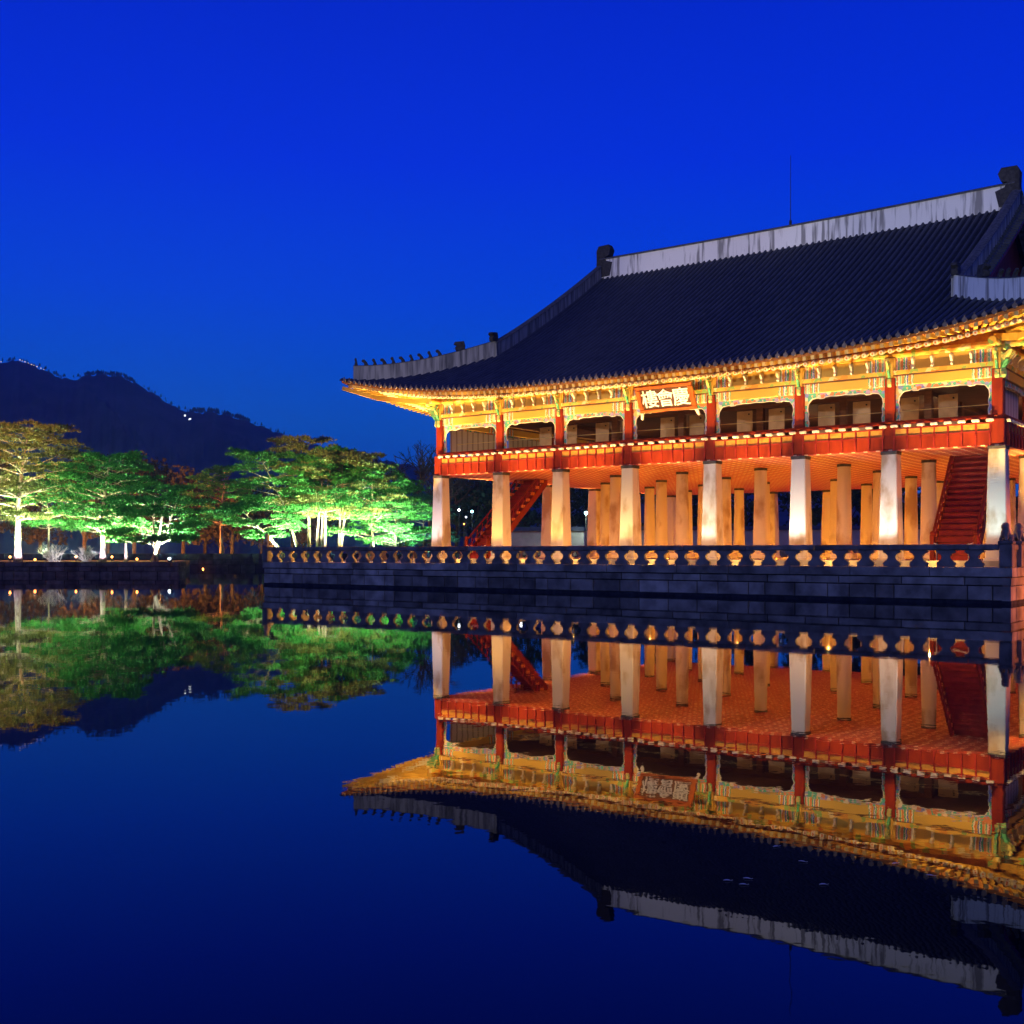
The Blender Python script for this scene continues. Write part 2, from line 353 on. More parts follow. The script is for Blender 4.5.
def hnoise(x, s):
    return sum(math.sin(x * f * s + ph) * a for f, ph, a in ((1, .3, 1), (2.3, 1.7, .5), (5.1, 4.1, .28), (11.7, .9, .16), (23.9, 2.2, .09), (47, 5.2, .05)))
def mountain():
    prof = [(-900, 330), (-600, 352), (-300, 345), (-120, 350), (-40, 360), (0, 362), (20, 360), (45, 370), (62, 378), (75, 379), (88, 375), (100, 374), (120, 376), (132, 381), (145, 388), (160, 397), (175, 407), (190, 412),
            (215, 412), (245, 420), (270, 429), (290, 437), (320, 446), (360, 455), (400, 463), (440, 468), (520, 474), (640, 478), (800, 488), (1000, 496), (1400, 508), (1900, 520)]
    def ridge(px):
        for (a, ya), (b, yb) in zip(prof, prof[1:]):
            if a <= px <= b: return ya + (yb - ya) * (px - a) / (b - a)
        return 520
    cols = [-900 + i * 30 for i in range(27)] + [-90 + i * 2.2 for i in range(255)] + [475 + i * 40 for i in range(36)]
    rows = [i / 26 for i in range(27)]
    v, f = [], []
    for ci, px in enumerate(cols):
        H = height_at(ridge(px) + hnoise(px, .35) * .9, 1800)
        for t in rows:
            Z = 700 + 1100 * t if t <= 1 else 0
            sh = t ** 1.35
            z = LANDZ - 1 + (H - LANDZ) * sh
            if 0 < t < 1: z += (hnoise(px * .7 + t * 90, .06) * 14 + hnoise(px + t * 300, .21) * 5) * math.sin(math.pi * t)
            if 0 < t < 1: z = min(z, CAMZ + (H - CAMZ) * Z / 1800 - 1)
            p = at_depth(px, Z); v.append((p.x, p.y, z))
        for t, k in ((1.05, .93), (1.2, .6), (1.5, .1)):
            p = at_depth(px, 700 + 1100 * t); v.append((p.x, p.y, LANDZ - 1 + H * k))
    n = len(rows) + 3
    for c in range(len(cols) - 1):
        for r in range(n - 1): f.append((c * n + r, (c + 1) * n + r, (c + 1) * n + r + 1, c * n + r + 1))
    mb = MB(); mb.add(v, f)
    m = noise_mat('mountain_woods', (.014, .022, .024), (.036, .046, .050), .012, .95, .0, coord='Object', lo=.4, hi=.62, detail=10, spec=.05)
    tag(mb.build('mountain', m, smooth=True), kind='structure')
    return ridge
ridge_y = mountain()
# scattered trees standing against the sky along the mountain crest: one far mass
mb = MB(); rr = random.Random(5)
for i in range(420):
    px = rr.choice([rr.uniform(-20, 290), rr.uniform(85, 135), rr.uniform(190, 250)]); Z = rr.uniform(1770, 1800)
    p = at_depth(px, Z); z = height_at(ridge_y(px), 1800) - 3; h = rr.uniform(1.5, 5) * (1.3 if 190 < px < 250 else 1)
    for k in range(5):
        a = rr.uniform(0, 6.28); r_ = h * .35
        mb.add([(p.x + math.cos(a) * r_, p.y + math.sin(a) * r_, z + h * rr.uniform(.2, .6)), (p.x - math.cos(a) * r_, p.y - math.sin(a) * r_, z + h * rr.uniform(.2, .6)), (p.x + rr.uniform(-1, 1), p.y, z + h + 2)], [(0, 1, 2)])
tag(mb.build('mountain_trees', M['conifer']), kind='stuff')

# thin evening haze: one even volume round everything
hz = bpy.data.materials.new('haze'); hz.use_nodes = True; hn = hz.node_tree; hn.nodes.clear()
ho = hn.nodes.new('ShaderNodeOutputMaterial'); hv = hn.nodes.new('ShaderNodeVolumePrincipled')
hv.inputs['Color'].default_value = (.22, .50, 1, 1); hv.inputs['Density'].default_value = .00019; hv.inputs['Anisotropy'].default_value = 0
hn.links.new(hv.outputs[0], ho.inputs['Volume'])
mb = MB(); mb.box(-3700, 2700, -420, 3300, -4.2, 430); tag(mb.build('haze', hz), kind='stuff')

# ------------------------------------------------------------------ stone courses helper
def courses(mb, a, b, zs, inward, lens, seed, gap=.025, thick=.35, ch=.02):
    """courses of separate stone blocks along the line a-b (z levels top down), their faces along the line"""
    rr = random.Random(seed); a = Vector(a); b = Vector(b); L = (b - a).length; d = (b - a) / L; inn = Vector(inward)
    for z1, z0, (l0, l1), off in [(zs[i], zs[i + 1], lens[i], .0) for i in range(len(zs) - 1)]:
        x = 0
        while x < L - .01:
            ln = min(rr.uniform(l0, l1), L - x)
            if L - x - ln < l0 * .4: ln = L - x
            o = rr.uniform(-.012, .012)
            A = a + d * (x + gap / 2) + inn * o; B = a + d * (x + ln - gap / 2) + inn * o
            zt, zb = z1 - gap / 2, z0 + gap / 2
            rs = []
            for ins, e in ((0.0, ch), (ch, 0.0)):
                rs.append([(A + d * e + inn * ins) + Vector((0, 0, zb + e)), (B - d * e + inn * ins) + Vector((0, 0, zb + e)), (B - d * e + inn * ins) + Vector((0, 0, zt - e)), (A + d * e + inn * ins) + Vector((0, 0, zt - e))])
            rs.append([q + inn * thick for q in rs[1]])
            mb.rings(rs)
            x += ln

# ------------------------------------------------------------------ islands and their walls
def island(name, pts, z, mat):
    mb = MB(); mb.prism([(p.x, p.y, -1.5) for p in pts], (0, 0, z + 1.5)); return tag(mb.build(name, mat), kind='structure')
ISZ = 1.45
A = at_depth(-220, 107.6); B = at_depth(178, 107.6); C_ = at_depth(186, 112); D_ = at_depth(190, 131); E_ = at_depth(-260, 131)
i1 = [A + FWD * .3, B + FWD * .3 - RGT * .2, C_ - RGT * .4, D_, E_]
island('island', i1, ISZ, M['soil'])
mb = MB(); courses(mb, (A.x, A.y, 0), (B.x, B.y, 0), [ISZ + .05, 1.0, .55, -.2], FWD, [(1.1, 2.2), (.9, 1.9), (.9, 1.9)], 3, gap=.05, thick=.3)
courses(mb, (B.x, B.y, 0), (C_.x, C_.y, 0), [ISZ + .05, 1.0, .55, -.2], -RGT, [(1.1, 2.2), (.9, 1.9), (.9, 1.9)], 4, gap=.05, thick=.3)
tag(mb.build('retaining_wall', M['wall_stone']), 'low brown stone wall round the island at the left, under the orange lamps', 'wall')
p2 = [at_depth(150, 118 + 6), at_depth(262, 113), at_depth(430, 113), at_depth(440, 140), at_depth(300, 142)]
p2[0] = at_depth(280, 126); p2[1] = at_depth(272, 113)
island('island', p2, ISZ, M['soil'])
# far bank wall with a step
mb = MB(); a = at_depth(-60, 149.6); b = at_depth(520, 149.6)
courses(mb, (a.x, a.y, 0), (b.x, b.y, 0), [2.25, 1.45, .75, -.2], FWD, [(1.6, 3.2), (1.4, 2.6), (1.4, 2.6)], 12, gap=.05, thick=.3)
tag(mb.build('retaining_wall', M['bank_dark']), 'dark stone wall along the far bank, between the island and the terrace', 'wall')
# palace wall beyond the pavilion
def palace_wall():
    t = thing('palace_wall', 'long grey palace wall with a tiled top behind the pavilion', 'wall')
    a = at_depth(486, 152); b = at_depth(1120, 136); d = (b - a).normalized(); n = Vector((-d.y, d.x, 0))
    def strip(z0, z1, wd, wt): return MB().rings([[(p - n * x / 2) + Vector((0, 0, z)) for p, x, z in ((q, wd, z0), (q, wt, z1))] + [(q + n * wt / 2) + Vector((0, 0, z1)), (q + n * wd / 2) + Vector((0, 0, z0))] for q in (a, b)])
    strip(1.9, 2.9, .95, .95).build('base_course', M['granite_dark'], t)
    strip(2.9, 5.3, .8, .8).build('wall_panel', M['palace'], t)
    strip(5.3, 5.85, 1.5, .3).build('tiled_coping', M['tile'], t)
palace_wall()

# ------------------------------------------------------------------ terrace
TX0, TX1, TY0, TY1, TZ = -12.8, 35.83, -4.0, 37.0, 1.74
ter = thing('stone_terrace', 'long granite block terrace rising from the pond under the pavilion', 'terrace')
mb = MB(); mb.box(TX0 + .3, TX1 - .3, TY0 + .3, TY1 - .3, -1.5, TZ - .02); mb.build('core', M['joint'], ter)
mb = MB()
zs = [1.30, .92, .26]; ln = [(1.3, 3.2), (.8, 1.8)]
courses(mb, (TX0, TY0, 0), (TX1, TY0, 0), zs, (0, 1, 0), ln, 21, gap=.04, ch=.03); courses(mb, (TX1, TY0, 0), (TX1, TY1, 0), zs, (-1, 0, 0), ln, 22)
courses(mb, (TX0, TY0, 0), (TX0, TY1, 0), zs, (1, 0, 0), ln, 23)
mb.build('block_wall', M['granite'], ter)
mb = MB(); zs = [TZ, 1.31]; ln = [(2.6, 4.4)]
e = .07
courses(mb, (TX0 - e, TY0 - e, 0), (TX1 + e, TY0 - e, 0), zs, (0, 1, 0), ln, 31, thick=.9, gap=.02); courses(mb, (TX1 + e, TY0 + .83, 0), (TX1 + e, TY1, 0), zs, (-1, 0, 0), ln, 32, thick=.9, gap=.02)
courses(mb, (TX0 - e, TY0 + .83, 0), (TX0 - e, TY1, 0), zs, (1, 0, 0), ln, 33, thick=.9, gap=.02)
mb.build('coping', M['granite'], ter)
mb = MB(); mb.box(TX0 - .02, TX1 + .02, TY0 - .02, TY1, -1, .27); mb.build('footing', M['joint'], ter)
mb = MB(); mb.box(TX0 + .5, TX1 - .5, TY0 + .5, TY1 - .5, TZ - .2, TZ + .004); mb.build('paving', M['paving'], ter)
mb = MB(); mb.box(-1.3, 35.2, -1.35, 32.6, TZ - .1, 2.0); mb.build('platform', M['paving'], ter)

# balustrade: cut-out balusters between a rail and the coping
def baluster(axis):
    """solid between two vase-shaped openings: narrow waist, wide top and foot; centred at origin, z from 0"""
    hw = [(0, .385), (.06, .39), (.13, .42), (.19, .395), (.26, .31), (.33, .225), (.40, .185), (.47, .185), (.54, .215), (.60, .275), (.635, .36), (.67, .425), (.71, .41), (.745, .37), (.76, .37)]
    poly = [(-x, z) for z, x in hw] + [(x, z) for z, x in reversed(hw)]
    mb = MB()
    rs = []
    for y, sc in ((-.10, .96), (-.07, 1), (.07, 1), (.10, .96)): rs.append([((x * sc, y, z) if axis == 0 else (y, x * sc, z)) for x, z in poly])
    return mb.rings(rs)
PIT = 1.21
def balustrade(label, axis, a0, a1, c, first):
    t = thing('stone_balustrade', label, 'balustrade', group='carved stone balustrades round the terrace')
    k = 0; x = first; src = None
    while x < a1 - .35:
        if x > a0 + .35:
            loc = (x, c, TZ) if axis == 0 else (c, x, TZ)
            if src is None: src = baluster(axis).build('baluster', M['granite_dark'], t, loc)
            else: dup(src, t, loc)
        x += PIT
    mb = MB(); x = a0; rr = random.Random(int(a0 * 10) + axis)
    while x < a1 - .01:
        l = min(rr.uniform(3.4, 3.9), a1 - x)
        if a1 - x - l < 1.2: l = a1 - x
        if axis == 0: mb.bbox(x + .01, x + l - .01, c - .16, c + .16, TZ + .745, TZ + 1.02, .05)
        else: mb.bbox(c - .16, c + .16, x + .01, x + l - .01, TZ + .745, TZ + 1.02, .05)
        x += l
    mb.build('handrail', M['granite_dark'], t)
    return t
FY = TY0 + .14
balustrade('front stone balustrade with vase shaped openings along the pond side of the terrace', 0, TX0 + .45, TX1 - .45, FY, 34.89 - PIT / 2 - PIT * 39)
balustrade('right hand stone balustrade running back from the front corner of the terrace', 1, TY0 + .45, TY1 - .5, TX1 - .14, TY0 + 1.0)
balustrade('left hand stone balustrade at the far end of the terrace', 1, TY0 + .45, TY1 - .5, TX0 + .14, TY0 + 1.0)

def skin_mesh(name, pts, edges, radii, sub=2):
    me = bpy.data.meshes.new(name); me.from_pydata([Vector(p) for p in pts], edges, [])
    o = bpy.data.objects.new(name + '_tmp', me); COL.objects.link(o)
    sk = o.modifiers.new('s', 'SKIN'); ss = o.modifiers.new('u', 'SUBSURF'); ss.levels = sub; ss.render_levels = sub
    for v, r in zip(me.skin_vertices[0].data, radii): v.radius = (r, r) if not hasattr(r, '__len__') else r
    me.skin_vertices[0].data[0].use_root = True
    dg = bpy.context.evaluated_depsgraph_get(); out = bpy.data.meshes.new_from_object(o.evaluated_get(dg))
    bpy.data.objects.remove(o)
    return out
def post_statue(loc, label, rz):
    post = None
    me = skin_mesh('guardian', [(0, 0, .12), (0, -.06, .36), (0, -.10, .58), (0, -.24, .66), (.13, -.22, .12), (.14, -.24, -.02), (-.13, -.22, .12), (-.14, -.24, -.02), (.17, .10, .06), (.17, -.04, -.02), (-.17, .10, .06), (-.17, -.04, -.02), (.09, -.06, .74), (-.09, -.06, .74), (0, .2, .12), (0, .26, .3)],
                   [(0, 1), (1, 2), (2, 3), (1, 4), (4, 5), (1, 6), (6, 7), (0, 8), (8, 9), (0, 10), (10, 11), (2, 12), (2, 13), (0, 14), (14, 15)],
                   [.19, .17, .15, .10, .07, .07, .07, .07, .10, .07, .10, .07, .04, .04, .07, .05])
    me.materials.append(M['granite_dark'])
    o = link('guardian_statue', me, None, loc); o.rotation_euler = (0, 0, rz); o.scale = (1.05, 1.05, 1.05)
    for p in me.polygons: p.use_smooth = True
    return tag(o, label, 'statue', 'stone guardian animals on the balustrade posts')
def post(x, y, label):
    mb = MB(); mb.bbox(x - .27, x + .27, y - .27, y + .27, TZ + .0, TZ + 1.02, .04); mb.bbox(x - .31, x + .31, y - .31, y + .31, TZ + 1.02, TZ + 1.16, .03)
    tag(mb.build('stone_post', M['granite_dark']), label, 'post', 'square stone posts at the terrace corners')
post(TX1 - .2, FY, 'square stone post at the front right corner of the terrace, carrying a seated animal')
post_statue((TX1 - .2, FY, TZ + 1.17), 'seated stone guardian animal on the corner post in front of the pale blue pillar', R(-20))
post(TX1 - .14, -2.35, 'square stone post just behind the front right corner post')
post_statue((TX1 - .14, -2.35, TZ + 1.17), 'second stone guardian animal at the right edge of the photo, behind the corner one', R(70))
post(TX0 + .2, FY, 'square stone post at the far left end of the front balustrade')
post_statue((TX0 + .2, FY, TZ + 1.17), 'reddish lit stone guardian at the far left end of the balustrade', R(20))

# ------------------------------------------------------------------ pavilion
U = [0, 4.959, 9.497, 14.343, 19.593, 24.668, 29.373, 34.4]
V = [0, 6.37, 12.45, 18.78, 24.95, 31.27]
PV = thing('pavilion', 'great two storey Korean banquet pavilion on stone pillars, hipped tile roof, lit gold', 'pavilion')
ZP, ZT, ZF = 2.0, 7.42, 8.0
# stone pillars
def sq_pillar():
    def ring(hw, z, c=.045): return [(-hw + c, -hw, z), (hw - c, -hw, z), (hw, -hw + c, z), (hw, hw - c, z), (hw - c, hw, z), (-hw + c, hw, z), (-hw, hw - c, z), (-hw, -hw + c, z)]
    b = MB(); b.rings([ring(.55, 0), ring(.55, .10), ring(.50, .13), ring(.49, .16), ring(.375, 5.25)]); return b
def rd_pillar():
    b = MB(); b.bbox(-.60, .60, -.60, .60, 0, .36, .05); b.lathe([(.53, .35), (.53, .40), (.47, .44), (.455, .5), (.365, 5.27)], 20); return b
sp_src = rp_src = None
for j, v in enumerate(V):
    for i, u in enumerate(U):
        if i in (0, 7) or j in (0, 5):
            if sp_src is None:
                sp_src = sq_pillar().build('square_pillar', M['pillar'], PV, (u, v, ZP))
                MB().bbox(-.40, .40, -.40, .40, 5.25, 5.42, .02).build('cap_stone', M['pillar_cap'], sp_src)
            else: dup(sp_src, PV, (u, v, ZP))
        else:
            if rp_src is None:
                rp_src = rd_pillar().build('round_pillar', M['pillar'], PV, (u, v, ZP), smooth=False)
                MB().lathe([(.39, 5.27), (.39, 5.42)], 20).build('cap_stone', M['pillar_cap'], rp_src)
            else: dup(rp_src, PV, (u, v, ZP))
# coffered underside and upper floor
mb = MB(); mb.box(-.36, 34.76, -.36, 31.63, ZT, ZT + .06); mb.build('coffered_ceiling', M['coffer'], PV)
mb = MB(); mb.box(-.20, 34.60, -.20, 31.47, ZT + .06, ZF); mb.build('upper_floor', M['brown'], PV)
# upper columns round the outside
uc = None
for j, v in enumerate(V):
    for i, u in enumerate(U):
        if i in (0, 7) or j in (0, 5):
            if uc is None: uc = MB().bbox(-.25, .25, -.25, .25, 8.70, 11.05, .03).bbox(-.33, .33, -.33, .33, ZT + .062, 8.70, .03).build('red_column', M['red'], PV, (u, v, 0))
            else: dup(uc, PV, (u, v, 0))
ch_ = None
for j, v in enumerate(V):
    for i, u in enumerate(U):
        if i in (0, 7) or j in (0, 5):
            if ch_ is None: ch_ = MB().bbox(-.27, .27, -.17, .17, 11.055, 12.04, .02).bbox(-.17, .17, -.27, .27, 11.06, 12.03, .02).build('column_head', M['gold'], PV, (u, v, 0))
            else: dup(ch_, PV, (u, v, 0))
# railings, one per bay
def railing(L):
    root = MB().box(-L / 2, L / 2, -.10, .10, 8.70, 8.80)
    root.tube([(-L / 2 - .3, 0, 8.84), (L / 2 + .3, 0, 8.84)], .065, 8)
    return root
def add_railing(u0, u1, v, axis, sgn):
    """railing of the bay between two columns; sgn is the outward side"""
    L = (u1 - u0) - .56; c = (u0 + u1) / 2
    rz = 0 if axis == 0 else R(90)
    loc = (c, v, 0) if axis == 0 else (v, c, 0)
    rl = railing(L).build('railing', M['red'], PV, loc); rl.rotation_euler = (0, 0, rz)
    s = sgn if axis == 0 else -sgn
    b = MB(); b.box(-L / 2, L / 2, -.03 + s * .02, .03 + s * .02, 8.14, 8.47); b.build('yellow_panel', M['panel'], rl)
    b = MB(); b.box(-L / 2, L / 2, -.05 + s * .03, .05 + s * .03, 7.46, 8.08); b.build('skirt_board', M['red'], rl)
    b = MB(); b.box(-L / 2, L / 2, -.09, .09, 8.08, 8.14); b.box(-L / 2, L / 2, -.08, .08, 8.47, 8.53); b.build('mid_rail', M['red_dark'], rl)
    n = max(6, round(L / .64)); st = None
    for k in range(n + 1):
        x = -L / 2 + L * k / n
        if st is None:
            st = MB()
            prof = [(.07, 7.44), (.17, 7.47), (.17, 7.95), (.13, 8.10), (.11, 8.50), (.20, 8.62), (.20, 8.68), (.05, 8.70)]
            st.prism([(-.035, s * y, z) for y, z in prof] + [(-.035, 0, 8.70), (-.035, 0, 7.44)], (.07, 0, 0))
            st = st.build('stile', M['red_dark'], rl, (x, 0, 0))
            ca = MB(); ca.mi = 0; ca.bbox(-.17, .17, s * .13 - .09, s * .13 + .09, 8.56, 8.695, .03); ca = ca.build('lotus_block', [M['cream']], rl, (x, 0, 0))
        else: dup(st, rl, (x, 0, 0)); dup(ca, rl, (x, 0, 0))
RO = .40
for a, b in zip(U, U[1:]): add_railing(a, b, -RO + .12, 0, -1)
for a, b in zip(V, V[1:]): add_railing(a, b, 34.4 + RO - .12, 1, 1); add_railing(a, b, -RO + .12, 1, -1)
b = MB()
for a in (0,): b.box(-.3, 34.7, 31.40, 31.5, 7.46, 8.8)
b.build('back_railing', M['red'], PV)

# lintels, fringes, friezes, bracket blocks
fr_src = {}
def fringe(L, H):
    """scalloped apron hanging below the lintel and down the column sides; flat sawn board 5 cm thick, with a cream lip"""
    hw = L / 2; N = 60; inner = []
    rr = random.Random(int(L * 100))
    drop = .34
    inner += [(-hw + .17, 8.90), (-hw + .20, 9.15), (-hw + .15, 9.35), (-hw + .19, 9.6), (-hw + .13, 9.85), (-hw + .16, 10.1), (-hw + .20, H - drop - .16), (-hw + .30, H - drop - .02)]
    for k in range(N + 1):
        x = -hw + .38 + (L - .76) * k / N; t = abs(x) / (hw - .38)
        z = H - .20 - .07 * t ** 3 - .03 * abs(math.sin(x * 4.2)) - (.05 if .62 < t < .78 else 0)
        inner.append((x, z))
    inner += [(-x, z) for x, z in reversed(inner[:8])]
    outer = [(-hw, 8.90)] + [(-hw, z) for x, z in inner[1:8]] + [(x, H) for x, z in inner[8:-8]] + [(hw, z) for x, z in inner[-8:-1]] + [(hw, 8.90)]
    b = MB(); lip = MB()
    n = len(inner)
    outer[7] = (-hw, H); outer[-8] = (hw, H)
    for k in range(n - 1):
        q = [inner[k], inner[k + 1], outer[k + 1], outer[k]]
        b.prism([(x, -.03, z) for x, z in q], (0, .06, 0))
        (x0, z0), (x1, z1) = inner[k], inner[k + 1]
        lip.bar((x0, 0, z0), (x1, 0, z1), .09, .032)
    return b, lip
def bay_top(u0, u1, v, axis, sgn):
    L = (u1 - u0) - .50; c = (u0 + u1) / 2; rz = 0 if axis == 0 else R(90)
    loc = (c, v, 0) if axis == 0 else (v, c, 0); s = sgn if axis == 0 else -sgn
    HL = 10.66
    dm = M['dan0']
    l = MB().bbox(-L / 2, L / 2, -.16, .16, HL, 11.14, .03).build('lintel', dm, PV, loc); l.rotation_euler = (0, 0, rz)
    fb, lip = fringe(L, HL); f = fb.build('fringe_board', M['fringe'], PV, loc); f.rotation_euler = (0, 0, rz)
    lip.build('fringe_lip', M['cream'], f)
    fz = MB().box(-L / 2 - .1, L / 2 + .1, -.07, .07, 11.40, 12.05).build('frieze_board', dm, PV, loc); fz.rotation_euler = (0, 0, rz)
    b = MB(); b.box(-L / 2 - .25, L / 2 + .25, s * .02 - .20, s * .02 + .20, 11.20, 11.40); b.build('plate_beam', M['scroll'], fz)
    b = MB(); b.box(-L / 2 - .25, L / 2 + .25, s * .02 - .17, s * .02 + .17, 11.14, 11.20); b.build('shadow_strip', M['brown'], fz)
    src = None
    for k in range(1, 5):
        x = -L / 2 + L * (k / 5)
        if src is None:
            b = MB(); prof = [(0, 11.42), (.20, 11.42), (.26, 11.50), (.20, 11.60), (.30, 11.74), (.42, 11.86), (.40, 11.94), (0, 11.94)]
            b.prism([(-.05, s * (y + .06), z) for y, z in prof], (.10, 0, 0))
            src = b.build('bracket_block', M['cream'], fz, (x, 0, 0))
        else: dup(src, fz, (x, 0, 0))
for a, b in zip(U, U[1:]): bay_top(a, b, 0, 0, -1); bay_top(a, b, 31.27, 0, 1)
for a, b in zip(V, V[1:]): bay_top(a, b, 34.4, 1, 1); bay_top(a, b, 0, 1, -1)
# eave purlin above the frieze
for p_, q_ in (((-1.2, 0, 12.22), (35.6, 0, 12.22)), ((-1.2, 31.27, 12.22), (35.6, 31.27, 12.22)), ((0, -1.2, 12.23), (0, 32.5, 12.23)), ((34.4, -1.2, 12.23), (34.4, 32.5, 12.23))):
    MB().tube([p_, q_], .19, 12).build('eave_purlin', M['scroll'], PV)
# winged brackets on the column heads
def wing(kind):
    b = MB()
    for z0, ln, mi in ((11.00, .42, 0), (11.40, .66, 1)):
        prof = [(.0, z0), (.12, z0 - .10), (.30, z0 - .12), (ln * .7, z0 + .02), (ln, z0 + .24), (ln + .10, z0 + .40), (ln * .86, z0 + .34), (ln * .6, z0 + .30), (.3, z0 + .40), (0, z0 + .42)]
        b.mi = mi; b.prism([(-.06, -y, z) for y, z in prof], (.12, 0, 0))
    b.mi = 1; b.tube([(0, -.42, 11.92), (0, -.56, 11.90)], .10, 10); b.prism([(-.10, -.25, 10.6), (-.10, -.33, 10.72), (-.10, -.31, 11.0), (-.10, -.25, 11.0)], (.20, 0, 0))
    return b
wsrc = None
for i, u in enumerate(U):
    for v, rz in ((0, 0), (31.27, math.pi)):
        if wsrc is None: wsrc = wing(0).build('winged_bracket', [M['green'], M['gold_green'], M['cream']], PV, (u, v, 0)); wsrc.rotation_euler = (0, 0, rz)
        else: dup(wsrc, PV, (u, v, 0), (0, 0, rz))
for j, v in enumerate(V):
    for u, rz in ((34.4, R(90)), (0, R(-90))): dup(wsrc, PV, (u, v, 0), (0, 0, rz))
for u, v, rz in ((0, 0, R(-45)), (34.4, 0, R(45))):
    d = dup(wsrc, PV, (u, v, 0), (0, 0, rz)); d.scale = (1.3, 1.35, 1.0)

# upper storey inside: ceiling, inner columns, lifted doors, blinds
b = MB(); b.box(.1, 34.3, .1, 31.1, 11.22, 11.32); b.build('upper_ceiling', M['brown'], PV)
ic = None
for j in (1, 2, 3, 4):
    for i in range(1, 7):
        if i in (1, 6) or j in (1, 4):
            if ic is None: ic = MB().bbox(-.2, .2, -.2, .2, ZF, 11.22, .02).build('inner_column', M['brown'], PV, (U[i], V[j], 0))
            else: dup(ic, PV, (U[i], V[j], 0))
b = MB(); b.box(U[1], U[6], V[1] - .1, V[1] + .1, 10.98, 11.21); b.box(U[1] - .1, U[1] + .1, V[1], V[4], 10.97, 11.21); b.box(U[6] - .1, U[6] + .1, V[1], V[4], 10.97, 11.21); b.build('inner_beam', M['brown'], PV)
dsrc = None
for i in range(1, 7):
    for s in (-1, 1):
        if dsrc is None:
            dsrc = MB().bbox(-.5, .5, -.04, .04, ZF + .05, 10.92, .015).build('folding_door', M['door'], PV, (U[i] + s * 1.02, V[1] - .02, 0))
            MB().tube([(.3, -.05, 10.7), (.3, -.09, 10.7)], .05, 8).build('door_ring', M['black'], dsrc)
        else: dup(dsrc, PV, (U[i] + s * 1.02, V[1] - .02, 0))
b = MB(); b.box(U[1] + .3, U[6] - .3, V[4] - .05, V[4] + .05, ZF, 11.2); b.build('back_screen', M['brown'], PV)
b = MB(); b.tube([(.3, 1.2, 9.55), (34.1, 1.2, 9.55)], .02, 6); b.build('guard_line', M['gold_light'], PV)
for x, y0, y1, z0 in ((.35, .5, 5.9, 8.9), (34.05, .9, 5.6, 9.0), (.35, 6.9, 12.0, 8.9), (34.05, 6.9, 12.0, 9.0)):
    MB().box(x - .02, x + .02, y0, y1, z0, 10.5).build('hanging_blind', M['blind'], PV)

# ---------------- roof
HU, EC = 21.9, 4.7
def rise(q): return 1.65 * max(0, 1 - q / HU) ** 3.2
def eoff(q): return 4.15 + .55 * max(0, 1 - q / HU) ** 4
def rz_(s, q): return 11.95 + .457 * s + .0054 * s * s + rise(q) * max(0, 1 - s / 9) ** 1.5
LF, LS, VM = 34.4, 31.27, 15.635
G0, G1 = 1.75, 32.65           # verges of the gable roof
def slope(mb, L, T, top):
    """one roof slope: a runs along the eave, b goes up; T maps to the world"""
    PT = .42; n = int((L + 2 * EC) / PT); a0 = (L - n * PT) / 2
    def line(a, nb=13):
        q = min(a + EC, L + EC - a); e = eoff(q); t = top(a); out = []
        if t < -e + .15: return None
        for k in range(nb):
            bb = -e + (t + e) * k / (nb - 1); out.append((a, bb, rz_(bb + e, q)))
        return out
    prev = None; xs = [a0 + i * PT for i in range(n + 1)]
    for a in xs:
        A = line(a - PT / 2 + .001); B = line(a + PT / 2 - .001); Cn = line(a)
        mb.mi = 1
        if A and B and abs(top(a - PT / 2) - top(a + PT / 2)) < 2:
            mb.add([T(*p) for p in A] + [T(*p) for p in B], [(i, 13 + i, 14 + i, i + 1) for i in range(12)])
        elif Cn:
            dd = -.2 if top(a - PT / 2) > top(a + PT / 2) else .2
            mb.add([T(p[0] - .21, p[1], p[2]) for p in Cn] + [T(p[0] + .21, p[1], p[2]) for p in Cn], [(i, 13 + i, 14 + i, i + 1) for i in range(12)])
        mb.mi = 0
        if Cn:
            sec = [(-.105, -.02), (-.085, .07), (-.035, .125), (.035, .125), (.085, .07), (.105, -.02)]
            mb.rings([[T(p[0] + x, p[1], p[2] + z) for x, z in sec] for p in Cn], True, False)
    return xs
topF = lambda a: VM if G0 <= a <= G1 else (a if a < G0 else LF - a)
topS = lambda a: min(a, LS - a, 3.6) if True else 0
Tf = lambda a, b, z: (a, b, z); Tb = lambda a, b, z: (a, LS - b, z); Tl = lambda a, b, z: (b, a, z); Tr = lambda a, b, z: (LF - b, a, z)
mb = MB(); xs_f = slope(mb, LF, Tf, topF); slope(mb, LF, Tb, topF); xs_s = slope(mb, LS, Tl, topS); slope(mb, LS, Tr, topS)
ROOF = mb.build('tiled_roof', [M['tile'], M['tile_valley']], PV)

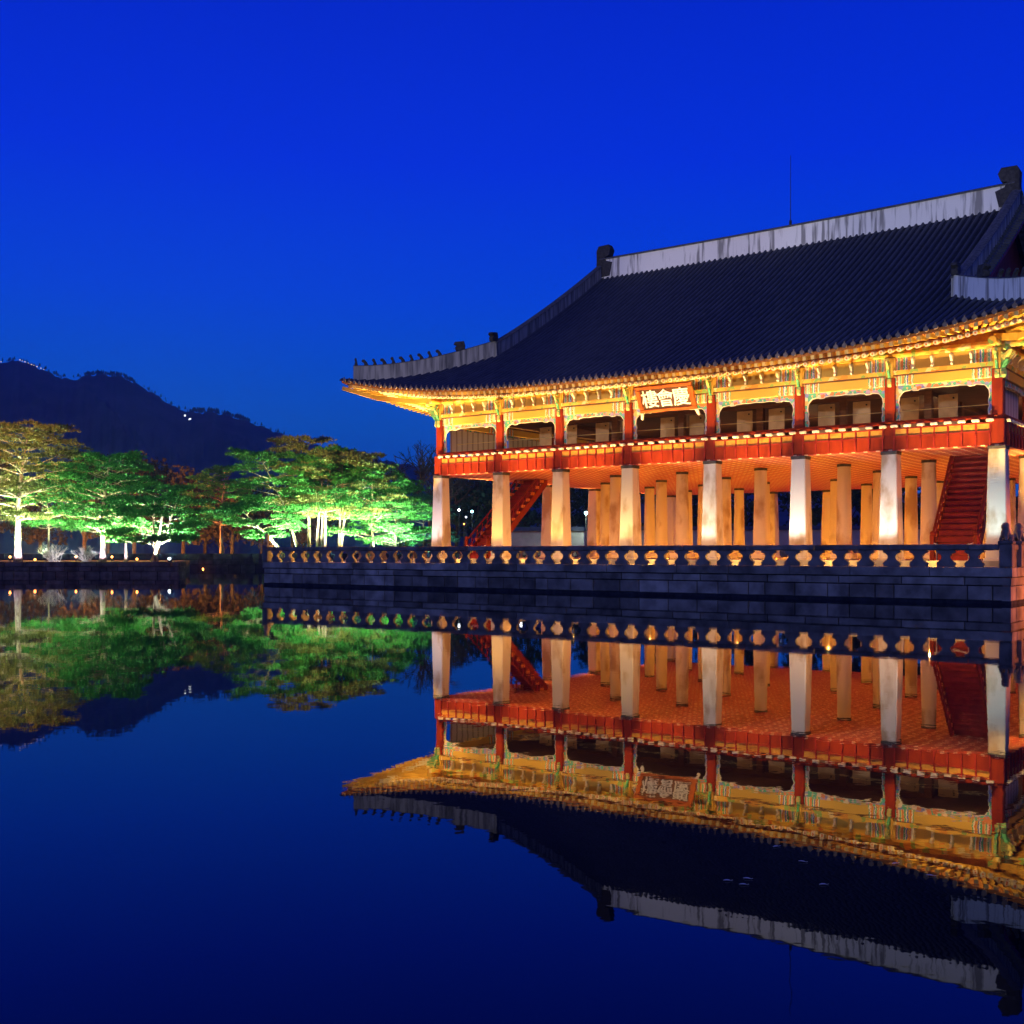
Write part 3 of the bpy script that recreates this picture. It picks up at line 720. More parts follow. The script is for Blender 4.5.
def wall_sweep(path, w_, h, parent, name, mat, capm, caph=.13, capw=None):
    """plaster ridge wall standing on the tiles, with a course of dark cap tiles"""
    P = [Vector(p) for p in path]; rs, cs = [], []
    for k, p in enumerate(P):
        d = (P[min(k + 1, len(P) - 1)] - P[max(k - 1, 0)]); d.z = 0; d.normalize(); n = Vector((-d.y, d.x, 0))
        hh = h if not callable(h) else h(k / (len(P) - 1))
        rs.append([p - n * w_ / 2 + Vector((0, 0, -.35)), p + n * w_ / 2 + Vector((0, 0, -.35)), p + n * w_ * .46 + Vector((0, 0, hh)), p - n * w_ * .46 + Vector((0, 0, hh))])
        cw = (capw or w_ * 1.25) / 2
        cs.append([p + n * x + Vector((0, 0, hh + z)) for x, z in ((-cw, 0), (cw, 0), (cw * .95, caph * .35), (cw * .5, caph * .8), (0, caph), (-cw * .5, caph * .8), (-cw * .95, caph * .35))])
    o = MB().rings(rs).build(name, mat, parent)
    MB().rings(cs).build('cap_tiles', capm, o)
    return o
UR0, UR1 = 2.6, 31.8
n = 24
mr = wall_sweep([(UR0 + (UR1 - UR0) * k / n, VM, 23.05 + .12 * abs(2 * k / n - 1) ** 2) for k in range(n + 1)], .62, 1.25, PV, 'main_ridge', M['lime'], M['ridge_tile'], .22, .78)
def on_front(u, v):
    q = min(u + EC, LF + EC - u); return rz_(v + eoff(q), q)
def dragon(sx, name='dragon_finial'):
    """big ridge-end finial: block body with a head curling inward over the ridge"""
    prof = [(-.42, -.55), (.62, -.50), (.80, .36), (.36, .50), (.20, .78), (.52, .84), (.66, 1.22), (.50, 1.52), (-.24, 1.50), (-.38, 1.22), (-.36, .6)]
    b = MB(); rs = []
    for y, s in ((-.33, .95), (-.27, 1), (.27, 1), (.33, .95)): rs.append([(sx * (x * s) * 1.2, y, z * s * 1.18) for x, z in prof])
    return b.rings(rs)
for u, s in ((UR0, 1), (UR1, -1)): dragon(s).build('dragon_finial', M['figure'], mr, (u + s * .18, VM, 23.72))
def yong(sx, sy):
    prof = [(-.30, 0), (.28, 0), (.30, .35), (.22, .62), (-.38, .56), (-.46, .42), (-.25, .32), (-.36, .22)]
    b = MB(); d = Vector((sx, sy, 0)).normalized(); n = Vector((-d.y, d.x, 0)); rs = []
    for y, s in ((-.17, .85), (-.12, 1), (.12, 1), (.17, .85)): rs.append([(-d * x * s + n * y + Vector((0, 0, z))) for x, z in prof])
    return b.rings(rs)
def figure(dirv, kind):
    """small seated roof figure looking down the hip"""
    d = Vector(dirv).normalized(); n = Vector((-d.y, d.x, 0))
    if kind == 0: prof = [(-.14, 0), (.16, 0), (.12, .20), (.08, .36), (.14, .50), (.08, .62), (-.02, .60), (-.06, .40)]
    elif kind == 1: prof = [(-.25, 0), (.12, 0), (.10, .14), (.20, .34), (.32, .36), (.28, .47), (.10, .50), (-.02, .38), (-.16, .22)]
    else: prof = [(-.18, 0), (.18, 0), (.10, .16), (.16, .36), (.24, .42), (.16, .54), (.02, .52), (-.04, .34), (-.14, .16)]
    b = MB(); rs = []
    for y, s in ((-.10, .75), (-.05, 1), (.05, 1), (.10, .75)): rs.append([d * x * s + n * y + Vector((0, 0, z * s)) for x, z in prof])
    return b.rings(rs)
for u, sx in ((2.55, -1), (31.85, 1)):
    for sy in (-1, 1):
        tv = (lambda v: v) if sy < 0 else (lambda v: LS - v)
        pts = [(u, tv(VM - .2 - (VM - .2 - 2.35) * k / 14), on_front(u, VM - .2 - (VM - .2 - 2.35) * k / 14)) for k in range(15)]
        dr = wall_sweep(pts, .48, .92, PV, 'descending_ridge', M['lime_dark'], M['ridge_tile'], .16, .58)
        p = pts[-1]; yong(0, sy).build('ridge_figure', M['figure'], dr, (p[0], p[1], p[2] + 1.05))
        pts = []
        for k in range(13):
            t = k / 12; uu = 2.55 - 6.6 * t
            pts.append((uu if sx < 0 else LF - uu, tv(uu), on_front(uu, uu) + .02))
        hr = wall_sweep(pts, .46, lambda t: 1.0 - .12 * t, PV, 'hip_ridge', M['lime_dark'] if sx < 0 else M['lime'], M['ridge_tile'], .07, .48)
        yong(sx, sy).build('ridge_figure', M['figure'], hr, (pts[3][0], pts[3][1], pts[3][2] + 1.0))
        for k in range(10):
            t = .40 + .58 * k / 9; uu = 2.55 - 6.6 * t
            x = uu if sx < 0 else LF - uu
            figure((sx, sy, 0), 0 if k == 9 else 1 + k % 2).build('roof_figure', M['figure'], hr, (x, tv(uu), on_front(uu, uu) + 1.06 - .12 * t)).scale = (.8, .8, .82)
# gables
for u, s in ((G0 + 1.35, -1), (G1 - 1.35, 1)):
    prof = [(2.0, 14.6)] + [(2.3 + (VM - 2.3) * k / 10, on_front(u, 2.3 + (VM - 2.3) * k / 10) - .12) for k in range(11)]
    full = prof + [(LS - v, z) for v, z in reversed(prof[:-1])]
    g = MB().prism([(u, v, z) for v, z in full], (-s * .12, 0, 0)).build('gable_wall', M['gable'], PV)
    b = MB(); ue = G0 + .12 if s < 0 else G1 - .12
    for k in range(10):
        for f in (lambda v: v, lambda v: LS - v):
            v0 = 2.3 + (VM - 2.3) * k / 10; v1 = 2.3 + (VM - 2.3) * (k + 1) / 10
            z0, z1 = on_front(ue, v0), on_front(ue, v1)
            b.prism([(ue, f(v0), z0 - .06), (ue, f(v1), z1 - .06), (ue, f(v1), z1 - .62), (ue, f(v0), z0 - .62)], (-s * .08, 0, 0))
    b.build('barge_board', M['red_dark'], g)
    for f in (lambda q: q, lambda q: LS - q):
        b = MB(); v = 2.6
        while v < VM - .3:
            z = on_front(ue, v); b.tube([(u + s * .75, f(v), z + .07), (ue + s * .24, f(v), z + .0)], .09, 6)
            v += .36
        b.build('verge_tiles', M['tile'], g)

# ---------------- eaves: rafters, flying rafters, tile ends
def rafter_mesh(L):
    b = MB(); n = 10; rs = [[(.105 * math.cos(2 * math.pi * i / n), -y, .105 * math.sin(2 * math.pi * i / n)) for i in range(n)] for y in (0, L)]
    b.rings(rs)
    b.mi = 1; b.rings([[(.112 * math.cos(2 * math.pi * i / n), -y, .112 * math.sin(2 * math.pi * i / n)) for i in range(n)] for y in (L - .10, L + .006)])
    b.mi = 2; b.rings([[(.045 * math.cos(2 * math.pi * i / n), -y, .045 * math.sin(2 * math.pi * i / n)) for i in range(n)] for y in (L, L + .012)])
    return b
def flying_mesh(L):
    b = MB(); b.rings([[(-w_, -y, -h), (w_, -y, -h), (w_, -y, h), (-w_, -y, h)] for y, w_, h in ((0, .095, .12), (L, .08, .10))])
    b.mi = 1; b.rings([[(-.085, -y, -.105), (.085, -y, -.105), (.085, -y, .105), (-.085, -y, .105)] for y in (L - .12, L + .006)])
    return b
def orient(a, b):
    d = (Vector(b) - Vector(a)); return d.to_track_quat('-Y', 'Z').to_euler(), d.length
RBASE, REND, FEND = .9, -2.75, -3.92
def eave_ends(a, L):
    q = min(a + EC, L + EC - a); r = rise(q); k = eoff(q) - 4.15
    # base of a fan rafter slides towards the corner column
    c0, c1 = 1.7, L - 1.7
    ab = a if c0 <= a <= c1 else (c0 + (a - c0) * .22 if a < c0 else c1 + (a - c1) * .22)
    am = a if c0 <= a <= c1 else (c0 + (a - c0) * .80 if a < c0 else c1 + (a - c1) * .80)
    am2 = a if c0 <= a <= c1 else (c0 + (a - c0) * .66 if a < c0 else c1 + (a - c1) * .66)
    return (ab, RBASE, 13.05), (am, REND - k * .6, 11.66 + r * .88), (am2, -1.9, 12.22 + r * .62), (a, FEND - k, 11.72 + r * .98)
XS = [x for x in xs_f if -4.2 <= x <= 38.6]
VIS = [x for x in XS if x < 36.2]; REST = [x for x in XS if x >= 36.2]
rs0, _l = orient(*eave_ends(17.2, LF)[:2]); rl_ = _l
r_src = f_src = t_src = None
for a in VIS:
    A, B, C1, D1 = eave_ends(a, LF)
    ro, ll = orient(A, B)
    if r_src is None: r_src = rafter_mesh(1.0).build('rafter', [M['gold'], M['cream'], M['orange']], PV, A); o = r_src
    else: o = dup(r_src, PV, A)
    o.rotation_euler = ro; o.scale = (1, ll, 1)
    ro, ll = orient(C1, D1)
    if f_src is None: f_src = flying_mesh(1.0).build('flying_rafter', [M['gold'], M['gold_light']], PV, C1); o = f_src
    else: o = dup(f_src, PV, C1)
    o.rotation_euler = ro; o.scale = (1, ll, 1)
def end_tile():
    b = MB(); n = 10
    b.rings([[(.115 * math.cos(2 * math.pi * i / n), y, .115 * math.sin(2 * math.pi * i / n)) for i in range(n)] for y in (-.06, .05)])
    b.prism([(-.03, -.05, .08), (.03, -.05, .08), (.015, -.05, .15), (.04, -.05, .22), (0, -.05, .19), (-.04, -.05, .22), (-.015, -.05, .15)], (0, .07, 0))
    return b
for a in [x for x in xs_f if -4.55 <= x < 36.4]:
    q = min(a + EC, LF + EC - a); loc = (a, -eoff(q) - .02, rz_(0, q) + .02)
    if t_src is None: t_src = end_tile().build('end_tile', M['tile_end'], PV, loc)
    else: dup(t_src, PV, loc)
# the same members on the sides seen only edge-on or in passing: one stuff part each
def place(mb, src, M4):
    me = src.data; vs = [M4 @ v.co for v in me.vertices]; o = len(mb.v)
    mb.v.extend([tuple(v) for v in vs]); mb.f.extend([tuple(i + o for i in p.vertices) for p in me.polygons]); mb.m.extend([p.material_index for p in me.polygons])
rr_, ff_, tt_ = MB(), MB(), MB()
def side_members(xs, L, T):
    for a in xs:
        A, B, C1, D1 = [Vector(T(*p)) for p in eave_ends(a, L)]
        for (p, q_), src, mbx in (((A, B), r_src, rr_), ((C1, D1), f_src, ff_)):
            ro, ll = orient(p, q_); place(mbx, src, Matrix.LocRotScale(p, ro, Vector((1, ll, 1))))
        q = min(a + EC, L + EC - a); p = Vector(T(a, -eoff(q) - .02, rz_(0, q) + .02)); p2 = Vector(T(a, -eoff(q) - 1.02, rz_(0, q) + .02))
        place(tt_, t_src, Matrix.LocRotScale(p, orient(p, p2)[0], Vector((1, 1, 1))))
side_members(REST, LF, Tf); XS2 = [x for x in xs_s if -4.2 <= x <= LS + 4.2]
side_members(XS2, LS, Tr); side_members(XS2, LS, Tl); side_members(XS, LF, Tb)
tag(rr_.build('side_rafters', [M['gold'], M['cream'], M['orange']], PV), kind='stuff'); tag(ff_.build('side_flying_rafters', [M['gold'], M['gold_light']], PV), kind='stuff'); tag(tt_.build('side_end_tiles', M['tile_end'], PV), kind='stuff')
# soffit boards above the rafters, fascias at their ends
sf, fa, fb_ = MB(), MB(), MB()
for L, T in ((LF, Tf), (LF, Tb), (LS, Tl), (LS, Tr)):
    N = 110; ring = []
    for i in range(N + 1):
        a = -4.62 + (L + 9.24) * i / N
        q = min(a + EC, L + EC - a); r = rise(q); k = eoff(q) - 4.15
        base = min(max(a, .9), L - .9)
        am = a if 1.7 <= a <= L - 1.7 else (1.7 + (a - 1.7) * .80 if a < 1.7 else L - 1.7 + (a - L + 1.7) * .80)
        ring.append([T(base, .9, 13.20), T(am, REND + .05 - k * .6, 11.80 + r * .88), T(am, REND + .05 - k * .6, 11.96 + r * .88), T(a, FEND + .05 - k, 11.86 + r * .98), T(a, FEND - .08 - k, 11.80 + r * .98), T(a, FEND - .08 - k, 11.95 + r * .99)])
    for A_, B_ in zip(ring, ring[1:]):
        sf.add([A_[0], A_[1], B_[1], B_[0]], [(0, 1, 2, 3)]); sf.add([A_[2], A_[3], B_[3], B_[2]], [(0, 1, 2, 3)])
        fa.add([A_[1], A_[2], B_[2], B_[1]], [(0, 1, 2, 3)]); fb_.add([A_[4], A_[5], B_[5], B_[4]], [(0, 1, 2, 3)]); fb_.add([A_[3], A_[4], B_[4], B_[3]], [(0, 1, 2, 3)])
sf.build('soffit_boards', M['soffit'], PV); fa.build('rafter_fascia', M['fascia'], PV); fb_.build('eave_fascia', M['orange'], PV)
for v0 in (.02, 31.17): MB().box(-.3, 34.7, v0, v0 + .08, 12.06, 13.1).build('purlin_board', M['soffit'], PV)
for u0 in (.02, 34.30): MB().box(u0, u0 + .08, .2, 31.1, 12.06, 13.1).build('purlin_board', M['soffit'], PV)
# hip rafters at the four corners
for sx in (0, 1):
    for sy in (0, 1):
        pts = [(.8, .8, 12.75), (-1.2, -1.2, 12.25), (-3.0, -3.0, 12.45), (-4.55, -4.55, 13.05)]
        pts = [((LF - x) if sx else x, (LS - y) if sy else y, z) for x, y, z in pts]
        b = MB()
        for k in range(3): b.bar(pts[k], pts[k + 1], .28 - .04 * k, .34 - .05 * k)
        b.build('hip_rafter', M['gold'], PV)

# ---------------- name plaque
pl = thing('name_plaque', 'brown name board with three large pale characters hanging tilted under the front eave', 'sign', (17.30, -1.15, 11.0)); pl.rotation_euler = (R(29), 0, 0)
b = MB(); b.bbox(-1.5, 1.5, -.04, .04, -.58, .58, .01); b.build('board', M['plaque'], pl)
for x0, x1, z0, z1 in ((-1.78, 1.78, .585, .80), (-1.78, 1.78, -.80, -.585), (-1.78, -1.505, -.58, .58), (1.505, 1.78, -.58, .58)):
    MB().bbox(x0, x1, -.10, .06, z0, z1, .03).build('frame_board', M['frame'], pl)
for s in (-1, 1): MB().prism([(s * 1.60, -.06, -.80), (s * 1.80, -.06, -.80), (s * 1.86, -.06, -1.16), (s * 1.74, -.06, -1.22)], (0, .08, 0)).build('frame_tip', M['cream'], pl)
for ch, x in (('樓', -.98), ('會', 0), ('慶', .98)):
    cu = bpy.data.curves.new('glyph', 'FONT'); cu.body = ch; cu.size = 1.10; cu.extrude = .012; cu.offset = .008; cu.align_x = 'CENTER'
    to = bpy.data.objects.new('glyph', cu); COL.objects.link(to)
    me = bpy.data.meshes.new_from_object(to.evaluated_get(bpy.context.evaluated_depsgraph_get())); bpy.data.objects.remove(to)
    me.materials.clear(); me.materials.append(M['letter'])
    o = link('character', me, pl, (x * 1.0, -.06, -.40)); o.rotation_euler = (R(90), 0, 0)

# ---------------- stairs
def stair(label, uc_, wd, v0, v1, z0, z1, n):
    t = thing('wooden_stair', label, 'stairs', (uc_, v0, z0), 'red wooden stairs under the pavilion')
    run, rs = v1 - v0, z1 - z0; src = None
    for k in range(n):
        y = run * k / n; z = rs * (k + 1) / n
        if src is None:
            src = MB().bbox(-wd / 2 + .07, wd / 2 - .07, -.04, run / n + .03, -.06, 0, .01).build('tread', M['red'], t, (0, y, z))
            MB().box(-wd / 2 + .07, wd / 2 - .07, .0, .03, -rs / n, -.06).build('riser', M['red_dark'], src)
        else: dup(src, t, (0, y, z))
    for s in (-1, 1):
        x = s * wd / 2
        MB().prism([(x - .06, -.1, -.0), (x - .06, .35, -.0), (x - .06, run + .1, rs - .35), (x - .06, run + .1, rs + .12), (x - .06, -.1, .30)], (.12, 0, 0)).build('stringer', M['red'], t)
        h = MB().tube([(x, -.05, 1.15), (x, run, rs + .9)], .06, 8).build('handrail', M['red'], t)
        b = MB(); b.tube([(x, -.05, .62), (x, run, rs + .45)], .035, 6)
        for k in range(1, 12):
            f = k / 12; b.bar((x, run * f, rs * f + .2), (x, run * f, rs * f + .98), .06, .06)
        b.build('balusters', M['red_dark'], h)
        b = MB()
        for k in range(11):
            f = (k + .5) / 12; b.bbox(x - .03, x + .03, run * f + .10, run * f + run / 12 - .02, rs * f + .45, rs * f + .66, .01)
        b.build('cloud_panels', M['orange'], h)
        b = MB(); b.bbox(x - .1, x + .1, -.15, .05, 0, 1.25, .02); b.lathe([(.08, 1.25), (.12, 1.33), (.09, 1.42), (.02, 1.46)], 10, (x, -.05, 0)); b.build('newel_post', M['red'], t)
    pts = [(-wd / 2 + .1 + (wd - .2) * k / 10, -.12, .85 - .22 * math.sin(math.pi * k / 10)) for k in range(11)]
    MB().tube(pts, .022, 6).build('barrier_chain', M['cream'], t)
    for s in (-1, 1): MB().lathe([(.07, 0), (.07, .02), (.022, .03), (.022, .8), (.04, .84)], 8, (s * (wd / 2 - .28), -.3, 0)).build('barrier_post', M['steel'], t)
stair('red wooden stair under the left end of the pavilion, between the second and third pillars', 2.35, 1.75, .85, 7.4, ZP, ZT, 20)
stair('dark red wooden stair rising beside the pale blue corner pillar at the right', 32.15, 2.05, .9, 4.9, ZP, ZT, 18)

# lightning rod behind the ridge
b = MB(); b.tube([(17.5, 15.9, 24.0), (17.5, 15.9, 24.9)], .09, 6); b.tube([(17.5, 15.9, 24.9), (17.5, 15.9, 29.3)], [.028, .016], 6)
tag(b.build('lightning_rod', M['black']), 'thin lightning rod standing on the middle of the roof ridge', 'lightning rod')

# ------------------------------------------------------------------ trees
def tree_base(name, label, loc, group): return thing(name, label, 'tree', loc, group)
def pine(label, base, H, Rc, seed, lean=(0, 0), trunks=1, base_frac=.32, limbs=20, rt=.24, tuft=26, mat='pine', flat=.08, group='floodlit pines round the pond', dirs=None, squash=1.0):
    rr = random.Random(seed)
    t = tree_base('pine_tree', label, base, group)
    tb, cbm = MB(), MB()
    def pad(c, r):
        tilt = (rr.uniform(-.18, .18), rr.uniform(-.18, .18))
        for _ in range(int(5.2 * r * r) + 3):
            a = rr.uniform(0, 6.283); q = math.sqrt(rr.random()); x, y = math.cos(a) * r * q, math.sin(a) * r * q
            k0 = Vector((c[0] + x, c[1] + y, c[2] + x * tilt[0] + y * tilt[1] + (1 - q * q) * r * flat + rr.uniform(-.10, .12)))
            cr_ = rr.uniform(.16, .34)
            for _k in range(int(tuft * rr.uniform(.5, 1))):
                d = Vector((rr.gauss(0, 1), rr.gauss(0, 1), rr.gauss(.35, .55))).normalized()
                p = k0 + Vector((d.x, d.y, d.z * .32)) * cr_ * rr.uniform(.2, 1)
                l = rr.uniform(.16, .34); s = d.cross(Vector((rr.uniform(-1, 1), rr.uniform(-1, 1), rr.uniform(-1, 1))))
                if s.length < .05: continue
                s = s.normalized() * rr.uniform(.03, .07)
                cbm.add([p - s, p + s, p + d * l + s * .2, p + d * l - s * .2], [(0, 1, 2, 3)])
    for tk in range(trunks):
        ph = rr.uniform(0, 6.28); off = Vector((rr.uniform(-.5, .5), rr.uniform(-.5, .5), 0)) * (trunks > 1)
        ll = Vector((lean[0] + (rr.uniform(-1.6, 1.6) if trunks > 1 else 0), lean[1] + (rr.uniform(-1.6, 1.6) if trunks > 1 else 0), 0))
        hh = H * (1 if tk == 0 else rr.uniform(.75, .98))
        N = 9
        def tp(f):
            bend = Vector((math.sin(f * 4 + ph), math.cos(f * 3.3 + ph), 0)) * .028 * H * f
            return off + ll * (f ** 1.2) + bend + Vector((0, 0, hh * .94 * f))
        tb.tube([tp(k / N) for k in range(N + 1)], [rt * (1.35 if k == 0 else 1) * (1 - .82 * k / N) for k in range(N + 1)], 8)
        nl = max(6, limbs // trunks); ga = rr.uniform(0, 6.28)
        for i in range(nl):
            nt_ = max(4, round(H * (1 - base_frac) / 1.25)); tier = int(i * nt_ / nl)
            f = base_frac + (1 - base_frac) * ((tier + .3 + rr.uniform(-.28, .28)) / nt_); ga += 2.4 + rr.uniform(-.4, .4)
            if dirs: ga = math.atan2(dirs[1], dirs[0]) + rr.uniform(-1.3, 1.3) if rr.random() < .6 else ga
            tt = (f - base_frac) / (1 - base_frac)
            env = math.sqrt(max(.05, 1 - (tt * .97) ** 2.3)) * (.72 + .28 * min(1, tt * 4))
            Lb = Rc * env * rr.uniform(.72, 1.05)
            s0 = tp(min(f, .98)); d = Vector((math.cos(ga), math.sin(ga) * squash, 0))
            r0 = rt * .42 * (1 - .6 * f)
            pts = [s0]
            for k in range(1, 5):
                g = k / 4
                pts.append(s0 + d * Lb * g + Vector((rr.uniform(-.25, .25), rr.uniform(-.25, .25), Lb * (.10 + .16 * tt) * math.sin(g * 1.7) + rr.uniform(-.12, .12))))
            tb.tube(pts, [r0 * (1 - .8 * k / 4) for k in range(5)], 5)
            for k, g in ((2, .5), (3, .75), (4, 1)):
                c = pts[k]
                if g < 1:
                    for sd in (-1, 1):
                        pd = Vector((-d.y, d.x, 0)) * sd * Lb * rr.uniform(.22, .38) + d * Lb * .12
                        e = c + pd + Vector((0, 0, rr.uniform(.05, .35)))
                        tb.tube([c, (c + e) / 2 + Vector((0, 0, .05)), e], [r0 * .35, r0 * .22, r0 * .1], 4)
                        pad(e, rr.uniform(.5, .95) * (.5 + Rc * .1)); e2 = c + pd * 1.6 + d * Lb * .10 + Vector((rr.uniform(-.3, .3), rr.uniform(-.3, .3), rr.uniform(-.1, .4))); tb.tube([e, e2], [r0 * .12, r0 * .06], 4); pad(e2, rr.uniform(.4, .7) * (.5 + Rc * .1))
                else: pad(c + Vector((0, 0, .1)), rr.uniform(.6, .95) * (.5 + Rc * .1))
                if rr.random() < .3: pad(c + Vector((rr.uniform(-.3, .3), rr.uniform(-.3, .3), .25)), rr.uniform(.6, .9) * (.5 + Rc * .1))
        for _ in range(3): pad(tp(.97) + Vector((rr.uniform(-.8, .8), rr.uniform(-.8, .8), rr.uniform(-.1, .5))), .5 + Rc * .12)
    tb.build('trunk', M['bark'], t, smooth=True); cbm.build('crown', M[mat], t)
    return t
def leafy(label, base, H, Rc, seed, mat='dark_leaf', group='dark trees beyond the left island', name='broadleaf_tree', n=2600, conical=False):
    rr = random.Random(seed); t = tree_base(name, label, base, group); tb, cb = MB(), MB()
    tb.tube([(0, 0, 0), (.1, .05, H * .3), (-.1, .1, H * .6), (0, 0, H * .9)], [.3, .24, .15, .04], 7)
    blobs = []
    for i in range(16):
        f = rr.uniform(.25, .95); a = rr.uniform(0, 6.28)
        r = Rc * (math.sin(math.pi * min(1, f * .85 + .1)) * .85 if not conical else (1.02 - f)) * rr.uniform(.35, .8)
        c = Vector((math.cos(a) * r, math.sin(a) * r, H * f)); blobs.append((c, Rc * rr.uniform(.28, .5) * (1 if not conical else (1.25 - f))))
        tb.tube([(0, 0, H * max(.12, f - .2)), c * .5 + Vector((0, 0, c.z * .48)), c], [.1, .06, .02], 4)
    for i in range(n):
        c, r = rr.choice(blobs); d = Vector((rr.gauss(0, 1), rr.gauss(0, 1), rr.gauss(0, 1))).normalized() * r * rr.uniform(.4, 1.05); d.z *= .75
        p = c + d; s = Vector((rr.uniform(-1, 1), rr.uniform(-1, 1), rr.uniform(-1, 1))) * .32; e = Vector((rr.uniform(-1, 1), rr.uniform(-1, 1), rr.uniform(-1, 1))) * .32
        cb.add([p - s, p + e, p + s, p - e], [(0, 1, 2, 3)])
    tb.build('trunk', M['bark_dark'], t); cb.build('crown', M[mat], t); return t
def bare(label, base, H, seed, mat='bark_dark', name='bare_tree', group='bare winter trees on the far bank', spread=.5, cat='tree', lev=6, r0=.42):
    rr = random.Random(seed); t = thing(name, label, cat, base, group); tb, cb = MB(), MB()
    def grow(p, d, l, r, lv):
        q = p + d * l; m = (p + q) / 2 + Vector((rr.uniform(-.06, .06), rr.uniform(-.06, .06), 0)) * l
        (tb if lv > lev - 2 else cb).tube([p, m, q], [r, r * .85, r * .68], 6 if lv > lev - 2 else 4, False)
        if lv == 0: return
        for k in range(rr.choice((2, 3, 3))):
            nd = (d + Vector((rr.gauss(0, spread), rr.gauss(0, spread), rr.uniform(-.1, .3)))).normalized()
            grow(p + d * l * rr.uniform(.7, 1), nd, l * rr.uniform(.62, .82), r * .66, lv - 1)
    if cat == 'tree': grow(Vector((0, 0, 0)), Vector((0, 0, 1)), H * .26, r0, lev)
    else:
        for k in range(26):
            a = rr.uniform(0, 6.28); q = rr.uniform(.1, 1.6); grow(Vector((rr.uniform(-.5, .5), rr.uniform(-.5, .5), 0)), Vector((math.cos(a) * q, math.sin(a) * q, 1)).normalized(), H * rr.uniform(.18, .30), .025, 3)
    tb.build('trunk' if cat == 'tree' else 'stems', M[mat], t); cb.build('twigs', M[mat], t); return t
def G(px, Z, z=ISZ):
    p = at_depth(px, Z); p.z = z; return p
# left island
pine('tall spreading pine with a white lit trunk at the left edge, its top amber', G(18, 112), 14.3, 7.4, 11, lean=(.6, .3), base_frac=.30, limbs=36, rt=.36, mat='pine_old')
pine('green pine with a bright white trunk right of the amber topped one', G(103, 112.5), 11.2, 6.0, 12, lean=(.2, .2), base_frac=.27, limbs=32, rt=.30)
pine('slender pine with a thin lit trunk, third from the left on the island', G(126, 115), 9.2, 4.4, 13, base_frac=.35, limbs=18, rt=.17)
pine('low sprawling pine with dark twisted stems leaning over the water at the island tip', G(151, 110), 7.6, 5.4, 14, lean=(1.2, .8), trunks=3, base_frac=.26, limbs=27, rt=.22, flat=.12)
pine('pale thin pine between the amber topped one and the shrubs, half hidden', G(48, 122), 8.5, 4.6, 15, base_frac=.42, limbs=16, rt=.14)
pine('pine cut by the left edge of the photo behind the amber topped one', G(-18, 118), 12.5, 5.6, 16, base_frac=.3, limbs=18, rt=.25, mat='pine_old')
pine('pine on the far bank with a dark bare trunk, seen over the gap of water', G(222, 153, LANDZ), 12.5, 6.6, 17, base_frac=.32, limbs=24, rt=.28)
# pine island behind the left end of the terrace
grp = dict(group='floodlit pines round the pond')
pine('reclining pine with a white bent trunk at the left of the dense pine clump', G(287, 118), 6.0, 4.4, 21, lean=(-4.2, -2.6), base_frac=.40, limbs=16, rt=.26, dirs=(-.8, -.6), **grp)
pine('pine leaning left with a bare brown stem in the dense clump', G(300, 121), 12.6, 5.4, 22, lean=(-3.6, -2.4), base_frac=.40, limbs=20, rt=.20, **grp)
pine('tallest pine of the dense clump, straight reddish trunk, domed top', G(309, 124), 14.3, 5.4, 23, lean=(-.5, -.3), base_frac=.42, limbs=22, rt=.22, mat='pine_old', **grp)
pine('twin stemmed pine with pale trunks in the middle of the dense clump', G(317, 122), 12.8, 5.0, 24, trunks=2, base_frac=.45, limbs=22, rt=.19, **grp)
pine('pine with an orange lit trunk just right of the twin pale stems', G(325, 120), 11.8, 5.0, 25, lean=(.5, .3), base_frac=.42, limbs=20, rt=.18, **grp)
pine('pine with white lit twin trunks right of the orange lit trunk', G(343, 121), 12.6, 5.8, 26, lean=(.7, .5), trunks=2, base_frac=.36, limbs=26, rt=.17, mat='pine_old', **grp)
pine('broad pine forming the right shoulder of the dense clump', G(370, 122), 11.0, 5.8, 27, lean=(.8, .6), trunks=2, base_frac=.24, limbs=28, rt=.18, **grp)
pine('low bluish green fir beside the left end pillar of the pavilion', G(424, 130), 7.8, 4.0, 28, base_frac=.10, limbs=22, rt=.16, mat='fir', **grp)
pine('bushy pine between the right shoulder and the bluish fir', G(396, 124), 8.6, 4.6, 29, base_frac=.16, limbs=24, rt=.18, **grp)
# dark trees beyond
words = ['leftmost', 'second', 'third', 'fourth', 'fifth', 'sixth', 'seventh', 'eighth', 'ninth', 'tenth', 'eleventh', 'twelfth', 'thirteenth', 'fourteenth', 'fifteenth', 'sixteenth', 'rightmost']
for k, (px, Z, H, rc) in enumerate([(-10, 168, 14, 6), (40, 172, 13, 6), (84, 165, 14, 6), (108, 172, 16, 6), (134, 168, 15.5, 6), (158, 174, 15, 6.5), (183, 170, 12.5, 6), (205, 178, 12, 6), (232, 172, 11, 6), (262, 176, 11.5, 6.5), (292, 180, 11, 6), (318, 176, 10, 6)]):
    leafy(f'{words[k]} of the dark brown trees beyond the floodlit pines, counted from the left', G(px, Z, LANDZ), H, rc, 40 + k)
for k, (px, Z, H) in enumerate([(408, 158, 24), (430, 164, 21), (447, 170, 22)]):
    bare(['tallest bare tree between the pine clump and the pavilion', 'bare tree just left of the pavilion end pillar', 'bare tree partly hidden by the left end of the pavilion'][k], G(px, Z, LANDZ), H, 60 + k)
